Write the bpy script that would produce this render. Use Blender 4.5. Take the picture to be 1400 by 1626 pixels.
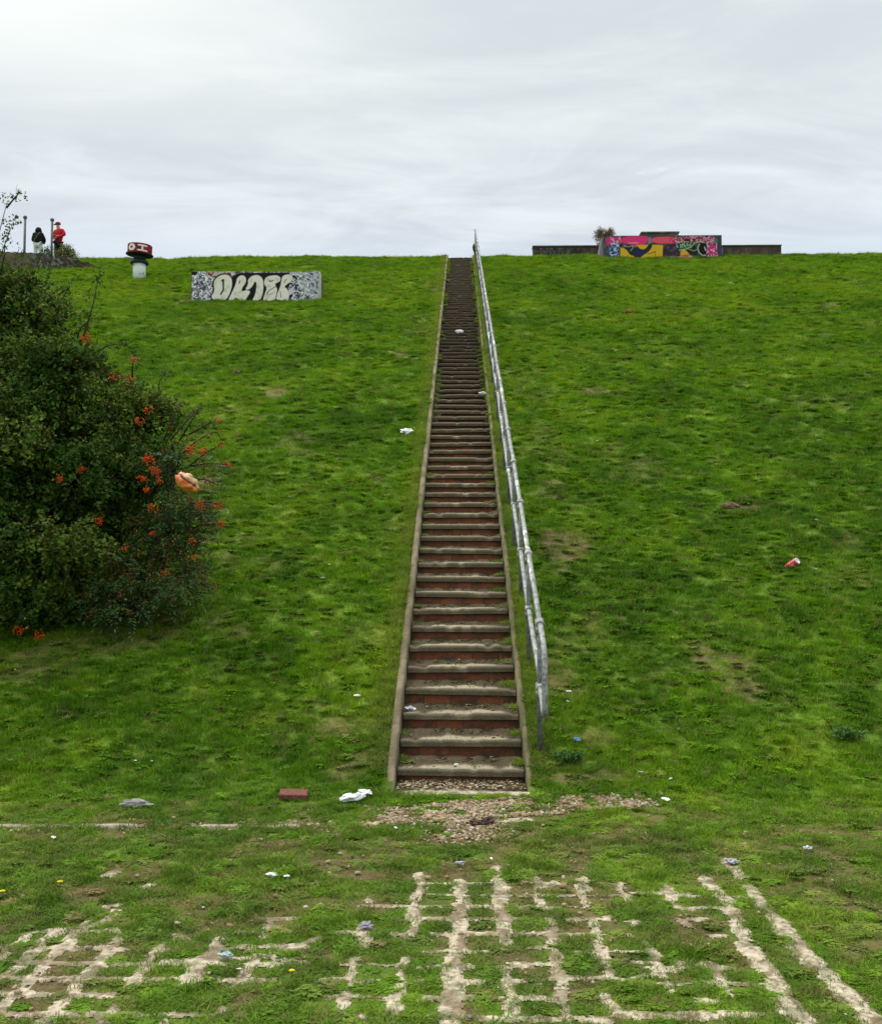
import bpy, bmesh, math, random
import numpy as np
from mathutils import Vector, Matrix, noise as mn
random.seed(7); rng = np.random.default_rng(7)
S = bpy.context.scene
for o in list(bpy.data.objects): bpy.data.objects.remove(o)
# ------------------------------------------------------------------ camera
F = 1590.0; PITCH = math.atan(82/F); YAW = 0.0195; EYE = 1.6
cam_d = bpy.data.cameras.new('camera'); cam = bpy.data.objects.new('camera', cam_d)
S.collection.objects.link(cam)
cam_d.sensor_fit = 'HORIZONTAL'; cam_d.sensor_width = 36; cam_d.lens = 36*F/1400
cam_d.clip_start = 0.05; cam_d.clip_end = 2000
cam.location = (0, 0, EYE); cam.rotation_euler = (math.pi/2+PITCH, 0, YAW)
S.camera = cam
S.render.resolution_x = 881; S.render.resolution_y = 1024
# ------------------------------------------------------------------ sky
SUN_EL, SUN_AZ = math.radians(52), math.radians(-50)      # azimuth from +Y, negative = left
W = bpy.data.worlds.new('World'); S.world = W; W.use_nodes = True
def build_world():
    nt = W.node_tree; N = nt.nodes; L = nt.links; N.clear()
    def n(t, **k):
        x = N.new(t)
        for a, b in k.items(): setattr(x, a, b)
        return x
    def m(op, a, b=None, c=None):
        x = n('ShaderNodeMath', operation=op)
        for i, v in enumerate((a, b, c)):
            if v is None: continue
            if isinstance(v, (int, float)): x.inputs[i].default_value = v
            else: L.new(v, x.inputs[i])
        return x.outputs[0]
    def mix(f, a, b):
        x = n('ShaderNodeMix', data_type='RGBA')
        for i, v in ((0, f), (6, a), (7, b)):
            if isinstance(v, (int, float)): x.inputs[i].default_value = v
            elif isinstance(v, tuple): x.inputs[i].default_value = (*v, 1)
            else: L.new(v, x.inputs[i])
        return x.outputs[2]
    def ramp(v, lo, hi):
        x = n('ShaderNodeMapRange', interpolation_type='SMOOTHSTEP')
        L.new(v, x.inputs[0]); x.inputs[1].default_value = lo; x.inputs[2].default_value = hi
        return x.outputs[0]
    out = n('ShaderNodeOutputWorld'); bg = n('ShaderNodeBackground')
    sky = n('ShaderNodeTexSky', sky_type='NISHITA'); sky.sun_disc = False
    sky.sun_elevation = SUN_EL; sky.sun_rotation = SUN_AZ
    tc = n('ShaderNodeTexCoord'); sp = n('ShaderNodeSeparateXYZ'); L.new(tc.outputs['Generated'], sp.inputs[0])
    X, Y, Z = sp.outputs
    den = m('ADD', m('MAXIMUM', Z, 0.0), 0.16)
    cx = m('DIVIDE', X, den); cy = m('DIVIDE', Y, den)
    cv = n('ShaderNodeCombineXYZ'); L.new(cx, cv.inputs[0]); L.new(cy, cv.inputs[1])
    mp = n('ShaderNodeMapping'); L.new(cv.outputs[0], mp.inputs[0])
    mp.inputs['Rotation'].default_value = (0, 0, math.radians(-38)); mp.inputs['Scale'].default_value = (.7, 1.6, 1)
    def noi(sc, det, rough, dist, vec):
        x = n('ShaderNodeTexNoise'); L.new(vec, x.inputs['Vector'])
        x.inputs['Scale'].default_value = sc; x.inputs['Detail'].default_value = det
        x.inputs['Roughness'].default_value = rough; x.inputs['Distortion'].default_value = dist
        return x.outputs[0]
    big = noi(.8, 5, .55, .6, mp.outputs[0]); fine = noi(2.4, 8, .62, .9, mp.outputs[0])
    streak = m('ADD', m('MULTIPLY', big, .62), m('MULTIPLY', fine, .38))
    f = ramp(streak, .38, .62)
    el = m('ARCSINE', Z)
    # grey blue underside towards the horizon, pale cover above
    low = mix(f, (.43, .48, .59), (.70, .77, .83))
    high = mix(f, (.62, .68, .70), (.85, .89, .885))
    c = mix(ramp(el, .20, .46), low, high)
    horizon = mix(ramp(el, .25, .33), (.60, .68, .79), c)
    left = ramp(X, .05, -.45)
    leftc = mix(m('MULTIPLY', left, ramp(el, .34, .56)), horizon, (1.0, 1.02, .98))
    # small bright wisps
    v2 = n('ShaderNodeMapping'); L.new(tc.outputs['Generated'], v2.inputs[0]); v2.inputs['Scale'].default_value = (5, 3, 24)
    w = m('MULTIPLY', ramp(noi(1.6, 4, .55, .3, v2.outputs[0]), .64, .74), m('MULTIPLY', ramp(X, -.05, .25), m('SUBTRACT', 1, ramp(el, .36, .46))))
    c3 = mix(m('MULTIPLY', w, .7), leftc, (.86, .90, .91))
    # the overcast cover is brighter overhead, as real stratus is
    zen = m('ADD', 1.0, m('MULTIPLY', ramp(el, .55, 1.3), 1.7))
    sc = n('ShaderNodeVectorMath', operation='SCALE'); L.new(c3, sc.inputs[0]); L.new(zen, sc.inputs['Scale'])
    s2 = n('ShaderNodeVectorMath', operation='SCALE'); L.new(sky.outputs[0], s2.inputs[0]); s2.inputs['Scale'].default_value = .08
    fin = mix(.95, s2.outputs[0], sc.outputs[0])
    L.new(fin, bg.inputs[0]); bg.inputs[1].default_value = 1.0
    L.new(bg.outputs[0], out.inputs[0])
build_world()
sun_d = bpy.data.lights.new('sun', 'SUN'); sun = bpy.data.objects.new('sun', sun_d); S.collection.objects.link(sun)
sun_d.energy = 1.5; sun_d.angle = math.radians(14); sun_d.color = (1, .96, .9)
sdir = Vector((math.sin(SUN_AZ)*math.cos(SUN_EL), math.cos(SUN_AZ)*math.cos(SUN_EL), math.sin(SUN_EL)))
sun.rotation_euler = sdir.to_track_quat('Z', 'Y').to_euler()
S.view_settings.view_transform = 'Standard'; S.view_settings.look = 'None'
S.view_settings.exposure = 0.18; S.view_settings.gamma = 1.0
# ------------------------------------------------------------------ geometry of the place
SLOPE = math.tan(math.radians(23.43)); Y0 = 7.02
CR = Matrix.Rotation(YAW, 3, 'Z') @ Matrix.Rotation(math.pi/2+PITCH, 3, 'X')
CP = Vector((0, 0, EYE))
def ray(px, py): return CR @ Vector(((px-700)/F, (813-py)/F, -1))
def at(px, py, Y):
    d = ray(px, py); return CP + d*(Y/d.y)
def onplane(px, py):
    d = ray(px, py)
    t0 = -EYE/d.z if d.z < 0 else 1e9
    t1 = (EYE + SLOPE*Y0)/(SLOPE*d.y - d.z)
    return CP + d*min(t0, t1)
YC = onplane(730, 407).y; ZC = (YC-Y0)*SLOPE
def hash2(ix, iy, s):
    h = (ix.astype(np.int64)*374761393 + iy.astype(np.int64)*668265263 + s*2147483647) & 0xffffffff
    h = ((h ^ (h >> 13))*1274126177) & 0xffffffff
    return ((h ^ (h >> 16)) & 0xffffff)/float(0xffffff)
def vnoise(x, y, s=0):
    x = np.asarray(x, float); y = np.asarray(y, float)
    ix = np.floor(x); iy = np.floor(y); fx = x-ix; fy = y-iy
    fx = fx*fx*(3-2*fx); fy = fy*fy*(3-2*fy)
    a = hash2(ix, iy, s); b = hash2(ix+1, iy, s); c = hash2(ix, iy+1, s); d = hash2(ix+1, iy+1, s)
    return (a*(1-fx)+b*fx)*(1-fy)+(c*(1-fx)+d*fx)*fy
def fbm(x, y, s=0, o=4):
    t = 0; a = .5
    for i in range(o):
        t = t + a*vnoise(x*2**i, y*2**i, s+i*17); a *= .5
    return t/(1-.5**o)
def sst(x, a, b):
    t = np.clip((x-a)/(b-a), 0, 1); return t*t*(3-2*t)
def zbase(x, y):
    k = .10; u = (y-Y0)*SLOPE
    z = k*np.logaddexp(0, u/k)               # soft foot of the bank
    kc = .04; w = (z-ZC)/kc
    return z - kc*np.logaddexp(0, w)*1.02
def bumps(x, y):
    st = sst(np.abs(x), .6, 1.2)
    b = (fbm(x*.35, y*.35, 3, 3)-.5)*.16*sst(y, 8, 12) + (fbm(x*1.8, y*2.2, 5, 4)-.5)*.11*sst(y, 6.5, 8) + (fbm(x*5, y*5, 9, 2)-.5)*.03*sst(y, 3, 6)
    return b*(.12+.88*st)
def zt(x, y):
    x = np.asarray(x, float); y = np.asarray(y, float)
    z = zbase(x, y) + bumps(x, y)
    cut = (np.abs(x) < .46) & (y > Y0-.18)
    return np.where(cut, z-.33, z)
def zs(x, y): return float(zt(x, y))
# bare / worn patches: (px, py, radius x m, radius y m, strength)
PATCH = [(898,872,.35,.6,1),(935,1000,.3,.4,.5),(885,1075,.2,.4,.8),(920,1030,.3,.5,.4),(1165,808,.35,.18,.9),(1010,740,.5,.6,.35),
 (875,780,.25,.5,.7),(950,1175,.15,.12,.6),(960,1248,.6,.09,.9),(880,1225,.3,.08,.5),(1290,640,1.0,.6,.35),(1040,560,1.5,.8,.3),(690,455,.3,1.0,.9),
 (668,520,.35,1.3,.5),(550,1240,.22,.12,.6),(430,1140,.3,.2,.3),(150,1020,.7,.25,.6),(40,1050,.5,.3,.6),(250,985,.7,.2,.6),(560,1215,.3,.15,.5),(640,1230,.1,.4,.5),
 (350,520,2.5,.8,.3),(620,850,.2,.6,.3),(580,1010,.3,.3,.3),(380,1005,.12,.1,.8),(500,1015,.1,.08,.7),(1150,1070,.2,.2,.35),(1230,1110,.2,.15,.3),
 (1190,500,2.5,.6,.3),(840,600,.4,2,.3),(870,700,.25,1.4,.35),(820,520,.3,2,.25),(1340,920,.3,.2,.5),
 (330,1425,.12,.1,.8),(235,1405,.12,.08,.6),(500,1375,.1,.08,.6),(700,1340,.18,.12,1),(790,1340,.25,.12,.8),(640,1360,.2,.1,.6),(860,1350,.2,.12,.5),
 (1000,1340,.25,.12,.6),(1100,1360,.35,.1,.6),(1215,1345,.2,.1,.6),(590,1440,.12,.16,.8),(575,1530,.05,.12,.8),(790,1525,.12,.05,.9),(340,1470,.2,.08,.7),(1130,1500,.15,.1,.7),(100,1560,.3,.15,.5),(540,1440,.2,.1,.4),
 (960,1480,.12,.08,.6),(1320,1350,.3,.1,.4),(1380,1480,.15,.1,.5),(1370,1385,.1,.06,.7)]
PW = [(onplane(a, b), rx, ry, s) for a, b, rx, ry, s in PATCH]
def bare(x, y):
    x = np.asarray(x, float); y = np.asarray(y, float)
    b = np.zeros_like(x)
    n1 = fbm(x*4, y*4, 21, 3)
    for p, rx, ry, s in PW:
        d = np.sqrt(((x-p.x)/rx)**2 + ((y-p.y)/ry)**2)
        b = np.maximum(b, s*(.8 if p.y > Y0 else 1)*(1-sst(d+(n1-.5)*1.6, .5, 1.15)))
    n2 = fbm(x*.9, y*.9, 31, 4)
    b = np.maximum(b, sst(n2, .66, .80)*.8*sst(n1, .35, .6))
    flat = 1-sst(y, 6.2, 7.0)
    b = np.maximum(b, sst(fbm(x*5, y*5, 33, 3), .50, .68)*.8*flat)
    return b
# exposed concrete of the grass paving, traced on the ground: (pixel polyline, width m)
LAT = [([(664,1388),(668,1412),(655,1440),(660,1468),(648,1492)],.05),([(728,1400),(735,1430),(732,1470),(725,1510),(716,1540),(716,1590),(718,1626)],.065),
 ([(716,1535),(718,1570),(717,1600),(716,1630)],.10),([(797,1400),(800,1430),(800,1460),(805,1490),(803,1510)],.055),([(873,1460),(880,1500),(885,1540),(892,1580),(902,1626)],.05),
 ([(928,1395),(934,1415)],.04),([(868,1410),(880,1402)],.05),([(940,1460),(950,1495),(955,1520),(970,1550)],.045),([(1060,1410),(1066,1430),(1078,1442)],.05),([(1032,1507),(1042,1530),(1040,1545)],.05),
 ([(668,1404),(800,1404),(815,1405)],.028),([(672,1422),(790,1424)],.02),([(572,1440),(655,1440),(830,1442)],.028),([(650,1460),(850,1462)],.035),([(622,1484),(650,1487)],.04),([(688,1484),(800,1485),(870,1484)],.045),
 ([(672,1513),(722,1510)],.035),([(840,1507),(880,1506)],.03),([(668,1538),(715,1535),(750,1537)],.05),([(815,1534),(890,1532)],.045),([(505,1558),(600,1560),(700,1560)],.05),([(750,1562),(860,1558),(920,1555),(1000,1556),(1135,1530)],.035),
 ([(610,1587),(640,1584),(720,1588),(800,1586),(895,1588)],.045),([(630,1575),(628,1605)],.07),([(800,1545),(808,1580),(808,1620)],.05),([(770,1622),(900,1618),(960,1622)],.05),([(960,1585),(985,1612),(1060,1614),(1200,1612)],.06),([(1000,1420),(1060,1421),(1090,1418)],.03),
 ([(900,1462),(960,1460),(968,1455)],.03),([(975,1530),(1080,1530)],.025),([(1080,1462),(1130,1461)],.035),([(1075,1423),(1095,1420)],.02),([(420,1462),(455,1458),(510,1459)],.035),([(350,1490),(335,1520),(325,1545)],.06),([(355,1506),(430,1503),(480,1503),(505,1490)],.045),([(260,1528),(330,1525),(430,1520),(490,1530)],.035),
 ([(582,1478),(576,1505)],.06),([(428,1470),(440,1478)],.05),([(283,1488),(292,1492)],.07),
 ([(185,1450),(175,1462),(140,1475),(95,1480),(70,1495),(50,1520),(20,1545),(-40,1570)],.06),([(240,1405),(225,1412)],.05),([(150,1445),(190,1440)],.03),([(170,1390),(180,1385)],.06),

 ([(1118,1396),(1150,1430),(1180,1485),(1195,1510)],.085),([(1185,1500),(1215,1540),(1245,1590),(1285,1640)],.10),([(1155,1366),(1175,1395),(1205,1430),(1235,1465)],.075),([(1235,1465),(1265,1505),(1310,1550),(1350,1590),(1400,1640)],.11),
 ([(740,1305),(790,1306),(835,1304)],.10),([(650,1270),(740,1268),(830,1270)],.10)]
LW = []
for pl, w in LAT:
    q = [onplane(*p) for p in pl]
    LW += [(q[i].x, q[i].y, q[i+1].x, q[i+1].y, w) for i in range(len(q)-1)]
_gx = [onplane(722+77*k, 1500).x for k in range(-10, 6)]; GCX = np.array(_gx)
GRY = np.array([onplane(730, v).y for v in (1403, 1422, 1441, 1461, 1484, 1512, 1536, 1560, 1586, 1618, 1650, 1686)])
GREG = [(q_.x, q_.y, rx_, ry_) for q_, rx_, ry_ in ((onplane(110, 1590), .50, .34), (onplane(250, 1560), .42, .22), (onplane(80, 1510), .25, .2), (onplane(400, 1495), .34, .22), (onplane(740, 1500), .42, .75), (onplane(900, 1520), .35, .5), (onplane(800, 1420), .4, .3), (onplane(1020, 1440), .35, .3), (onplane(1050, 1560), .3, .3), (onplane(640, 1600), .3, .2))]
def lattice(x, y):
    """metres outside the exposed concrete (negative inside)"""
    x = np.asarray(x, float); y = np.asarray(y, float)
    d = np.full(x.shape, 9.0)
    for ax, ay, bx, by, w in LW:
        vx, vy = bx-ax, by-ay; t = np.clip(((x-ax)*vx+(y-ay)*vy)/(vx*vx+vy*vy+1e-9), 0, 1)
        d = np.minimum(d, np.hypot(x-ax-t*vx, y-ay-t*vy)-w*.42)
    wob = (fbm(x*6, y*6, 45, 2)-.5)*.018
    cd = np.min(np.abs(x[..., None]+wob[..., None]-GCX), -1)-.018-.006*(x < -.7); rd = np.min(np.abs(y[..., None]+wob[..., None]-GRY), -1)-.012-.005*(x < -.7)
    g = np.minimum(cd, rd); ex = np.full(x.shape, 9.0)
    for (cx_, cy_, rx_, ry_) in GREG: ex = np.minimum(ex, (np.hypot((x-cx_)/rx_, (y-cy_)/ry_)-1)*min(rx_, ry_))
    br = (.50-.07*(x < -.7)-fbm(x*4.5, y*4.5, 47, 2))*.5
    d = np.minimum(d, np.maximum(g, np.maximum(ex, -.05)+br))
    return d + (fbm(x*13, y*13, 41, 2)-.5)*.028 + (fbm(x*50, y*50, 43, 3)-.5)*.035
# ------------------------------------------------------------------ helpers
def tag(o, label=None, cat=None, group=None, kind=None):
    if label: o['label'] = label
    if cat: o['category'] = cat
    if group: o['group'] = group
    if kind: o['kind'] = kind
    return o
def link(name, me, mats=(), parent=None):
    o = bpy.data.objects.new(name, me); S.collection.objects.link(o)
    if me is not None:
        for m_ in (mats if isinstance(mats, (list, tuple)) else [mats]): me.materials.append(m_)
    if parent: o.parent = parent
    return o
def empty(name, loc=(0, 0, 0), rz=0):
    o = bpy.data.objects.new(name, None); S.collection.objects.link(o); o.location = loc; o.rotation_euler = (0, 0, rz)
    o.empty_display_size = .1
    return o
def mesh_np(name, V, Fc, smooth=False, col=None, attrs=None):
    me = bpy.data.meshes.new(name); V = np.asarray(V, np.float32)
    if isinstance(Fc, np.ndarray):
        k = Fc.shape[1]; nf = len(Fc)
        me.vertices.add(len(V)); me.vertices.foreach_set('co', V.ravel())
        me.loops.add(nf*k); me.loops.foreach_set('vertex_index', Fc.astype(np.int32).ravel())
        me.polygons.add(nf); me.polygons.foreach_set('loop_start', np.arange(nf, dtype=np.int32)*k)
        me.update(calc_edges=True)
    else:
        me.from_pydata([tuple(map(float, v)) for v in V], [], Fc); me.update()
    if smooth: me.polygons.foreach_set('use_smooth', [True]*len(me.polygons))
    if col is not None:
        a = me.color_attributes.new('Col', 'FLOAT_COLOR', 'POINT')
        c = np.ones((len(V), 4), np.float32); c[:, :3] = col; a.data.foreach_set('color', c.ravel())
    for k_, v_ in (attrs or {}).items():
        a = me.attributes.new(k_, 'FLOAT', 'POINT'); a.data.foreach_set('value', np.asarray(v_, np.float32).ravel())
    return me
class MB:
    def __init__(s): s.v = []; s.f = []
    def add(s, vs, fs):
        b = len(s.v); s.v += [tuple(v) for v in vs]; s.f += [[b+i for i in f] for f in fs]
    def box(s, c, d, rot=None):
        hx, hy, hz = d[0]/2, d[1]/2, d[2]/2
        vs = [Vector((x*hx, y*hy, z*hz)) for x in (-1, 1) for y in (-1, 1) for z in (-1, 1)]
        if rot is not None: vs = [rot @ v for v in vs]
        s.add([v+Vector(c) for v in vs], [(0,1,3,2),(4,6,7,5),(0,4,5,1),(2,3,7,6),(0,2,6,4),(1,5,7,3)])
    def tube(s, pts, rad, n=8, cap=True):
        pts = [Vector(p) for p in pts]; rings = []
        rad = rad if isinstance(rad, (list, tuple)) else [rad]*len(pts)
        ref = None
        for i, p in enumerate(pts):
            t = (pts[min(i+1, len(pts)-1)]-pts[max(i-1, 0)]).normalized()
            if ref is None: ref = t.orthogonal().normalized()
            a = (ref - t*ref.dot(t)).normalized(); b = t.cross(a); ref = a
            rings.append([p+(a*math.cos(2*math.pi*j/n)+b*math.sin(2*math.pi*j/n))*rad[i] for j in range(n)])
        vs = [v for r in rings for v in r]; fs = []
        for i in range(len(pts)-1):
            for j in range(n): fs.append((i*n+j, i*n+(j+1) % n, (i+1)*n+(j+1) % n, (i+1)*n+j))
        if cap: fs += [tuple(reversed(range(n))), tuple((len(pts)-1)*n+j for j in range(n))]
        s.add(vs, fs)
    def lathe(s, prof, c=(0, 0, 0), n=24, rot=None):
        vs = []; fs = []
        for r, z in prof:
            for j in range(n):
                v = Vector((r*math.cos(2*math.pi*j/n), r*math.sin(2*math.pi*j/n), z))
                vs.append((rot @ v if rot is not None else v)+Vector(c))
        for i in range(len(prof)-1):
            for j in range(n): fs.append((i*n+j, i*n+(j+1) % n, (i+1)*n+(j+1) % n, (i+1)*n+j))
        fs += [tuple(reversed(range(n))), tuple((len(prof)-1)*n+j for j in range(n))]
        s.add(vs, fs)
    def build(s, name, mat, parent=None, smooth=False, bevel=0):
        me = bpy.data.meshes.new(name); me.from_pydata(s.v, [], s.f); me.update()
        if smooth: me.polygons.foreach_set('use_smooth', [True]*len(me.polygons))
        o = link(name, me, mat, parent)
        if bevel:
            b = o.modifiers.new('bevel', 'BEVEL'); b.width = bevel; b.segments = 2
        return o
def mat(name, col=(.5, .5, .5), rough=.8, var=.15, scale=8, bump=0, bscale=40, metal=0, spec=.3, attr=False, col2=None, thr=(.4, .6), coord='Object', islands=0, trans=0, hue2=None):
    """general weathered surface: base colour (or vertex colour) varied by noise, bump"""
    m = bpy.data.materials.new(name); m.use_nodes = True; nt = m.node_tree; N = nt.nodes; L = nt.links
    bs = N['Principled BSDF']; bs.inputs['Roughness'].default_value = rough; bs.inputs['Metallic'].default_value = metal
    bs.inputs['Specular IOR Level'].default_value = spec
    tc = N.new('ShaderNodeTexCoord')
    vec = tc.outputs[coord]
    no = N.new('ShaderNodeTexNoise'); no.inputs['Scale'].default_value = scale; no.inputs['Detail'].default_value = 6; no.inputs['Roughness'].default_value = .65
    L.new(vec, no.inputs['Vector'])
    if attr:
        a = N.new('ShaderNodeVertexColor'); a.layer_name = 'Col'; base = a.outputs[0]
    else:
        a = N.new('ShaderNodeRGB'); a.outputs[0].default_value = (*col, 1); base = a.outputs[0]
    if col2:
        mr = N.new('ShaderNodeMapRange'); mr.interpolation_type = 'SMOOTHSTEP'; mr.inputs[1].default_value, mr.inputs[2].default_value = thr
        L.new(no.outputs[0], mr.inputs[0]); mx = N.new('ShaderNodeMix'); mx.data_type = 'RGBA'
        L.new(mr.outputs[0], mx.inputs[0]); L.new(base, mx.inputs[6]); mx.inputs[7].default_value = (*col2, 1); base = mx.outputs[2]
    if islands:
        g = N.new('ShaderNodeNewGeometry')
        mx = N.new('ShaderNodeMix'); mx.data_type = 'RGBA'
        mr = N.new('ShaderNodeMapRange'); mr.inputs[3].default_value = 0; mr.inputs[4].default_value = islands
        L.new(g.outputs['Random Per Island'], mr.inputs[0]); L.new(mr.outputs[0], mx.inputs[0]); L.new(base, mx.inputs[6])
        mx.inputs[7].default_value = (*(hue2 or (0.3, 0.3, 0.1)), 1); base = mx.outputs[2]
    n2 = N.new('ShaderNodeTexNoise'); n2.inputs['Scale'].default_value = scale*3.1; n2.inputs['Detail'].default_value = 5; L.new(vec, n2.inputs['Vector'])
    mv = N.new('ShaderNodeMapRange'); mv.inputs[1].default_value = .25; mv.inputs[2].default_value = .75
    mv.inputs[3].default_value = 1-var; mv.inputs[4].default_value = 1+var; L.new(n2.outputs[0], mv.inputs[0])
    sc = N.new('ShaderNodeVectorMath'); sc.operation = 'SCALE'; L.new(base, sc.inputs[0]); L.new(mv.outputs[0], sc.inputs['Scale'])
    L.new(sc.outputs[0], bs.inputs['Base Color'])
    if bump:
        n3 = N.new('ShaderNodeTexNoise'); n3.inputs['Scale'].default_value = bscale; n3.inputs['Detail'].default_value = 6; L.new(vec, n3.inputs['Vector'])
        b = N.new('ShaderNodeBump'); b.inputs['Strength'].default_value = bump; b.inputs['Distance'].default_value = .02
        L.new(n3.outputs[0], b.inputs['Height']); L.new(b.outputs[0], bs.inputs['Normal'])
    if trans:
        t = N.new('ShaderNodeBsdfTranslucent'); L.new(sc.outputs[0], t.inputs[0]); mx = N.new('ShaderNodeMixShader'); mx.inputs[0].default_value = trans
        L.new(bs.outputs[0], mx.inputs[1]); L.new(t.outputs[0], mx.inputs[2]); L.new(mx.outputs[0], N['Material Output'].inputs[0])
    return m
# colours of grass shared by blades and the turf under them
GD, GM, GY = (.062, .158, .006), (.136, .275, .007), (.225, .338, .010)
SOIL, DRY = (.105, .065, .036), (.24, .19, .075)
def grass_mat(name, blades):
    m = bpy.data.materials.new(name); m.use_nodes = True; nt = m.node_tree; N = nt.nodes; L = nt.links
    bs = N['Principled BSDF']; bs.inputs['Roughness'].default_value = .75 if blades else .95; bs.inputs['Specular IOR Level'].default_value = .15
    def mix(f, a, b):
        x = N.new('ShaderNodeMix'); x.data_type = 'RGBA'
        for i, v in ((0, f), (6, a), (7, b)):
            if isinstance(v, (int, float)): x.inputs[i].default_value = v
            elif isinstance(v, tuple): x.inputs[i].default_value = (*v, 1)
            else: L.new(v, x.inputs[i])
        return x.outputs[2]
    def at_(nm):
        a = N.new('ShaderNodeAttribute'); a.attribute_name = nm; a.attribute_type = 'INSTANCER' if blades else 'GEOMETRY'
        return a.outputs['Fac']
    tone, dry = at_('tone'), at_('dry')
    r1 = N.new('ShaderNodeMapRange'); L.new(tone, r1.inputs[0]); r1.inputs[1].default_value = 0; r1.inputs[2].default_value = .5
    r2 = N.new('ShaderNodeMapRange'); L.new(tone, r2.inputs[0]); r2.inputs[1].default_value = .5; r2.inputs[2].default_value = 1
    c = mix(r2.outputs[0], mix(r1.outputs[0], GD, GM), GY)
    if blades:
        c = mix(dry, c, DRY)
        oi = N.new('ShaderNodeObjectInfo'); mr = N.new('ShaderNodeMapRange'); L.new(oi.outputs['Random'], mr.inputs[0]); mr.inputs[3].default_value = .7; mr.inputs[4].default_value = 1.35
    else:
        g = N.new('ShaderNodeNewGeometry'); no = N.new('ShaderNodeTexNoise'); no.inputs['Scale'].default_value = 28; no.inputs['Detail'].default_value = 8; no.inputs['Roughness'].default_value = .7; L.new(g.outputs['Position'], no.inputs['Vector'])
        n2 = N.new('ShaderNodeTexNoise'); n2.inputs['Scale'].default_value = 5; n2.inputs['Detail'].default_value = 5; L.new(g.outputs['Position'], n2.inputs['Vector'])
        soil = mix(n2.outputs[0], SOIL, (.19, .12, .065))
        c = mix(.28, c, soil)
        ad = N.new('ShaderNodeMath'); ad.operation = 'MULTIPLY'; L.new(dry, ad.inputs[0]); ad.inputs[1].default_value = 1.0; ad.use_clamp = True
        c = mix(ad.outputs[0], c, soil)
        mr = N.new('ShaderNodeMapRange'); L.new(no.outputs[0], mr.inputs[0]); mr.inputs[1].default_value = .3; mr.inputs[2].default_value = .7; mr.inputs[3].default_value = .5; mr.inputs[4].default_value = 1.4
        b = N.new('ShaderNodeBump'); b.inputs['Strength'].default_value = .7; b.inputs['Distance'].default_value = .02; L.new(no.outputs[0], b.inputs['Height']); L.new(b.outputs[0], bs.inputs['Normal'])
    sc = N.new('ShaderNodeVectorMath'); sc.operation = 'SCALE'; L.new(c, sc.inputs[0]); L.new(mr.outputs[0], sc.inputs['Scale'])
    L.new(sc.outputs[0], bs.inputs['Base Color'])
    if blades:
        t = N.new('ShaderNodeBsdfTranslucent'); L.new(sc.outputs[0], t.inputs[0]); mx = N.new('ShaderNodeMixShader'); mx.inputs[0].default_value = .3
        L.new(bs.outputs[0], mx.inputs[1]); L.new(t.outputs[0], mx.inputs[2]); L.new(mx.outputs[0], N['Material Output'].inputs[0])
    return m
M_turf = grass_mat('turf soil', False); M_blade = grass_mat('grass blades', True)
def tone_of(x, y):
    n = fbm(x*.55, y*.45, 51, 4); n2 = fbm(x*3.2, y*2.4, 57, 3)
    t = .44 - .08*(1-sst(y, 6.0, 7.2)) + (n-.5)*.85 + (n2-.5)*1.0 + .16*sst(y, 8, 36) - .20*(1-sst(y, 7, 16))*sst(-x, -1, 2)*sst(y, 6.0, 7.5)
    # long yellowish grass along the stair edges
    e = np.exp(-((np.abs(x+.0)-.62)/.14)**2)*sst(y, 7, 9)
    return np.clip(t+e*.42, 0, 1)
# ------------------------------------------------------------------ terrain
def seg(a, b, s): return list(np.arange(a, b-s*.5, s))
xs = [-400, -200, -100, -60, -40, -30] + seg(-24, -3.2, .16) + [v for v in seg(-3.2, 3.2, .06) if abs(abs(v)-.47) > .035] + seg(3.2, 24, .16) + [24, 30, 40, 60, 100, 200, 400]
xs = np.array(sorted(xs + [-.475, -.455, .455, .475]))
ys = np.array([-300, -100, -40, -15, -5, 0, 1.5] + seg(2.4, 8.6, .06) + seg(8.6, YC-1.0, .15) + seg(YC-1.0, YC+1.6, .08) + [YC+1.6, YC+3, YC+6, YC+12, YC+30, YC+100, YC+300])
XX, YY = np.meshgrid(xs, ys); Zt = zt(XX, YY)
idx = np.arange(XX.size).reshape(XX.shape)
FQ = np.stack([idx[:-1, :-1], idx[:-1, 1:], idx[1:, 1:], idx[1:, :-1]], -1).reshape(-1, 4)
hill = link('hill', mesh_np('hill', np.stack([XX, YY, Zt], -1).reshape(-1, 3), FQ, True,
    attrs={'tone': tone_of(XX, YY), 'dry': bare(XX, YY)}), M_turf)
tag(hill, 'grassy embankment rising to a level crest, with flat turf at its foot', None, kind='structure')
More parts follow.
